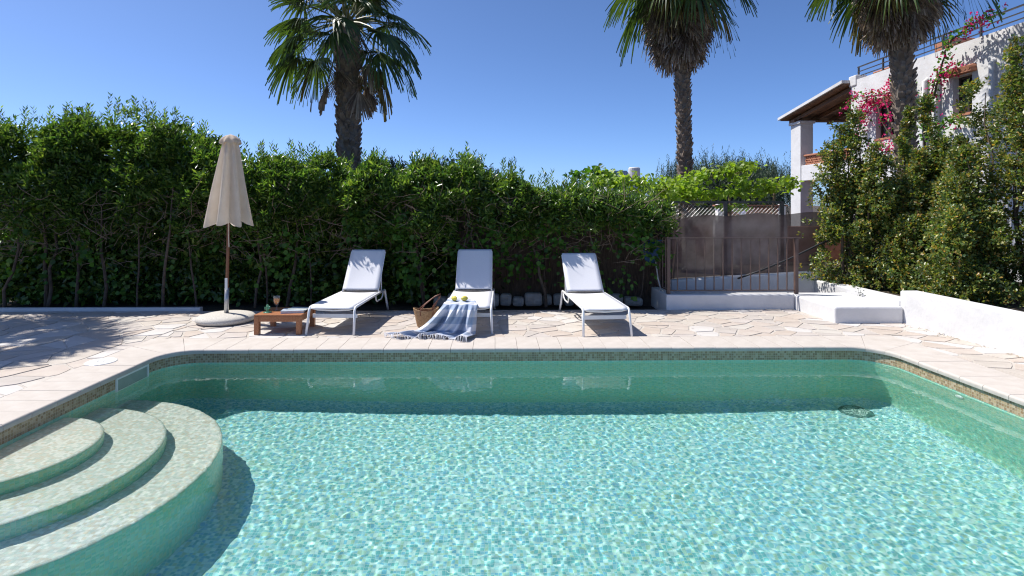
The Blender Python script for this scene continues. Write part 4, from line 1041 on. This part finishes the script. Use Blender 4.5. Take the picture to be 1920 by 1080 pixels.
MB().tube([(0, 0, .01), (0, 0, .085), (0, 0, .10)], [.016, .016, .008], 12).build('stem', ggl, cc, smooth=True)
for s, z in ((-1, .04), (1, .05)): MB().tube([(0, 0, z), (s * .028, 0, z), (s * .03, 0, z + .03)], [.009, .009, .006], 8).build('arm', ggl, cc, smooth=True)
bk = thing('book', 'thick pale book lying on the side table', 'book', (-2.54, 7.14, hT), rad(8))
MB().box(-.14, .13, -.10, .10, .003, .026).build('pages', noisy('paper', (.62, .62, .60), (.72, .72, .70), 60, 2, .8), bk); MB().box(-.145, .135, -.105, .105, .0262, .030).build('cover', noisy('blue_white_cover', (.30, .36, .46), (.62, .66, .70), 9, 4, .4), bk); MB().box(-.145, .135, -.105, .105, 0, .0028).build('cover', noisy('blue_cover', (.16, .2, .32), (.3, .34, .45), 9, 4, .4), bk)
mg = thing('magazine', 'magazine with a pale photo cover lying on the book', 'magazine', (-2.50, 7.17, hT + .0305), rad(-6))
MB().box(-.12, .14, -.09, .10, 0, .007).build('pages', noisy('magazine_cover', (.35, .44, .46), (.74, .76, .74), 7, 5, .3), mg)

# ------------------------------------------------------------------ towel, lemons and basket
tw, nt, b = newmat('striped_towel')
uvn = N(nt, 'UVMap'); uvn.uv_map = 'weave'; spn = N(nt, 'SeparateXYZ'); nt.links.new(uvn.outputs[0], spn.inputs[0])
mu = N(nt, 'Math', operation='MULTIPLY'); mu.inputs[1].default_value = 5.2; nt.links.new(spn.outputs[1], mu.inputs[0]); frn = N(nt, 'Math', operation='FRACT'); nt.links.new(mu.outputs[0], frn.inputs[0])
cr = ramp(nt, frn.outputs[0], [(0, (.70, .70, .74)), (.46, (.70, .70, .74)), (.50, (.36, .43, .55)), (.96, (.40, .47, .58)), (1, (.74, .74, .77))])
mu2 = N(nt, 'Math', operation='MULTIPLY'); mu2.inputs[1].default_value = 2.2; nt.links.new(spn.outputs[0], mu2.inputs[0]); fr2 = N(nt, 'Math', operation='FRACT'); nt.links.new(mu2.outputs[0], fr2.inputs[0])
cr2 = ramp(nt, fr2.outputs[0], [(0, (.72, .72, .75)), (.38, (.72, .72, .75)), (.44, (.36, .44, .58)), (.94, (.36, .44, .58))])
mxn = N(nt, 'MixRGB', blend_type='MULTIPLY'); mxn.inputs[0].default_value = .4; nt.links.new(cr, mxn.inputs[1]); nt.links.new(cr2, mxn.inputs[2])
nt.links.new(mxn.outputs[0], b.inputs['Base Color']); setin(b, Roughness=.95)
towel = thing('striped_towel', 'blue and white striped towel draped over the foot of the middle lounger', 'towel', (-.6, 6.9, 0))
rows = [  # left point, right point of rows from the seat down to the paving
    ((-.60, 7.36, .372), (-.30, 7.30, .366)), ((-.61, 7.22, .375), (-.25, 7.16, .366)), ((-.625, 7.06, .372), (-.225, 7.02, .366)), ((-.64, 6.96, .360), (-.215, 6.93, .358)),
    ((-.70, 6.90, .30), (-.215, 6.885, .30)), ((-.77, 6.87, .22), (-.22, 6.865, .21)), ((-.86, 6.86, .14), (-.225, 6.85, .12)), ((-.98, 6.86, .06), (-.23, 6.83, .045)),
    ((-1.12, 6.86, .020), (-.24, 6.78, .014)), ((-1.24, 6.84, .014), (-.27, 6.70, .012)), ((-1.34, 6.80, .013), (-.32, 6.62, .012))]
nu, sub = 70, 6; V = []; UVs = []; rt = np.random.default_rng(6); ph = rt.uniform(0, 6.28, 6)
nr = (len(rows) - 1) * sub + 1
for j in range(nr):
    q = j / sub; i0 = min(int(q), len(rows) - 2); f_ = q - i0; f_ = f_ if True else f_
    a = Vector(rows[i0][0]).lerp(Vector(rows[i0 + 1][0]), f_); c = Vector(rows[i0][1]).lerp(Vector(rows[i0 + 1][1]), f_); v = j / (nr - 1)
    hang = min(1, max(0, (v - .26) / .18)); flat = min(1, max(0, (v - .70) / .12))
    for i in range(nu + 1):
        u = i / nu; p = a.lerp(c, u)
        w_ = math.sin(u * 26 + ph[0] + 1.3 * math.sin(v * 4)) * .5 + math.sin(u * 43 + ph[1] + v * 5) * .3 + math.sin(u * 15 + ph[2] - v * 3) * .55
        p.y -= hang * (1 - .5 * flat) * .075 * (w_ + .55); p.z += (.010 * hang * (1 - flat) * w_) + flat * .034 * (w_ + 1.0) + (1 - hang) * .007 * (1 + math.sin(u * 17 + v * 30))
        if v > .8: p.y += .035 * math.sin(u * 9 + ph[3]) * (v - .8) / .2
        p.z = max(p.z, .009); V.append(tuple(p - Vector((-.6, 6.9, 0)))); UVs.append((u, v))
F = [(j * (nu + 1) + i, (j + 1) * (nu + 1) + i, (j + 1) * (nu + 1) + i + 1, j * (nu + 1) + i + 1) for j in range(nr - 1) for i in range(nu)]
o = MB().add(V, F).build('cloth', tw, towel, smooth=True); uvl = o.data.uv_layers.new(name='weave')
for l in o.data.loops: uvl.data[l.index].uv = UVs[l.vertex_index]
sd = o.modifiers.new('t', 'SOLIDIFY'); sd.thickness = .005
segs = []
for i in range(0, nu + 1):
    p = Vector(V[(nr - 1) * (nu + 1) + i]); segs.append(([p, p + Vector((rt.normal(0, .008), -.022, -.002)), p + Vector((rt.normal(0, .015), -.045, .0 - p.z + .006))], [.004, .0035, .002]))
tag(twigs('fringe', segs, noisy('fringe_cotton', (.58, .60, .66), (.72, .72, .75), 30, 2, .95), towel, 4), kind='stuff')
for i, (x, y, lb) in enumerate(((-.515, 7.13, 'left lemon of the two on the towel'), (-.385, 7.12, 'right lemon of the two on the towel'))):
    o = MB().lathe([(.004, -.048), (.010, -.043), (.024, -.030), (.033, 0), (.024, .030), (.010, .043), (.004, .048)], 20).build('lemon', noisy('lemon_skin', (.72, .55, .05), (.80, .66, .12), 30, 3, .45, .2, 200, .002), smooth=True)
    o.location = (x, y, .412); o.rotation_euler = (rad(90), 0, rad(40 + 70 * i)); tag(o, lb, 'lemon', 'lemons on the towel')
bs = thing('straw_basket', 'woven straw basket with brown leather handles beside the middle lounger', 'basket', (-.90, 7.36, 0), rad(10)); bs.scale = (.8, .8, .85)
V = []; F = []; na = 120; nzb = 44
for j in range(nzb + 1):
    v = j / nzb; z = .02 + v * .26
    for i in range(na):
        a = 2 * math.pi * i / na; wv_ = .0045 * math.sin(i / na * 2 * math.pi * 30 + (math.pi if j % 4 < 2 else 0))
        V.append(((.135 + .065 * v + wv_) * math.cos(a), (.085 + .035 * v + wv_) * math.sin(a), z + .02 * math.cos(2 * a) * v))
for j in range(nzb):
    for i in range(na): F.append((j * na + i, j * na + (i + 1) % na, (j + 1) * na + (i + 1) % na, (j + 1) * na + i))
F.append(tuple(range(na - 1, -1, -1)))
o = MB().add(V, F).build('basket_body', noisy('straw', (.30, .17, .08), (.52, .34, .18), 40, 4, .8), bs, smooth=True); sd = o.modifiers.new('t', 'SOLIDIFY'); sd.thickness = -.008
lea = noisy('brown_leather', (.16, .06, .035), (.26, .11, .065), 20, 4, .5)
for yy, dx in ((-.085, 0), (.08, .03)):
    MB().tube([(-.10, yy * 1.3, .19), (-.10, yy * 1.25, .27), (-.02 + dx, yy, .36), (.12 + dx, yy * .6, .46), (.205 + dx, yy * .45, .495), (.20 + dx, yy * .6, .44), (.12, yy * 1.1, .30), (.10, yy * 1.3, .19)], .009, 8).build('handle', lea, bs, smooth=True)

# dry leaves blown along the wall and over the paving: too many and small to count
rd = np.random.default_rng(77); n = 150
k = rd.random(n); yy = np.where(k < .6, rd.uniform(4.2, 7.4, n), rd.uniform(6.9, 8.45, n)); xx = np.where(k < .6, 5.52 - np.abs(rd.normal(0, .05, n)), rd.uniform(-4.5, 5.0, n))
sel = (k >= .6) & (rd.random(n) < .7); yy = np.where(sel, 8.44 - np.abs(rd.normal(0, .12, n)), yy)
P = np.stack([xx, yy, np.full(n, .009)], 1); D = np.stack([rd.normal(size=n), rd.normal(size=n), rd.uniform(0, .15, n)], 1)
fl_ = leaves('fallen_leaves', P, D, rd.uniform(.02, .05, n), .014, leafmat('dry_leaf', [(.16, .10, .05), (.24, .16, .08), (.10, .07, .04), (.20, .18, .08)], (1, 1, .8), .8, .1), None, rd, LEAF4, .3, .0, up=np.array([0, 0, 3.0]))
tag(fl_, 'dry leaves blown over the paving', kind='stuff')
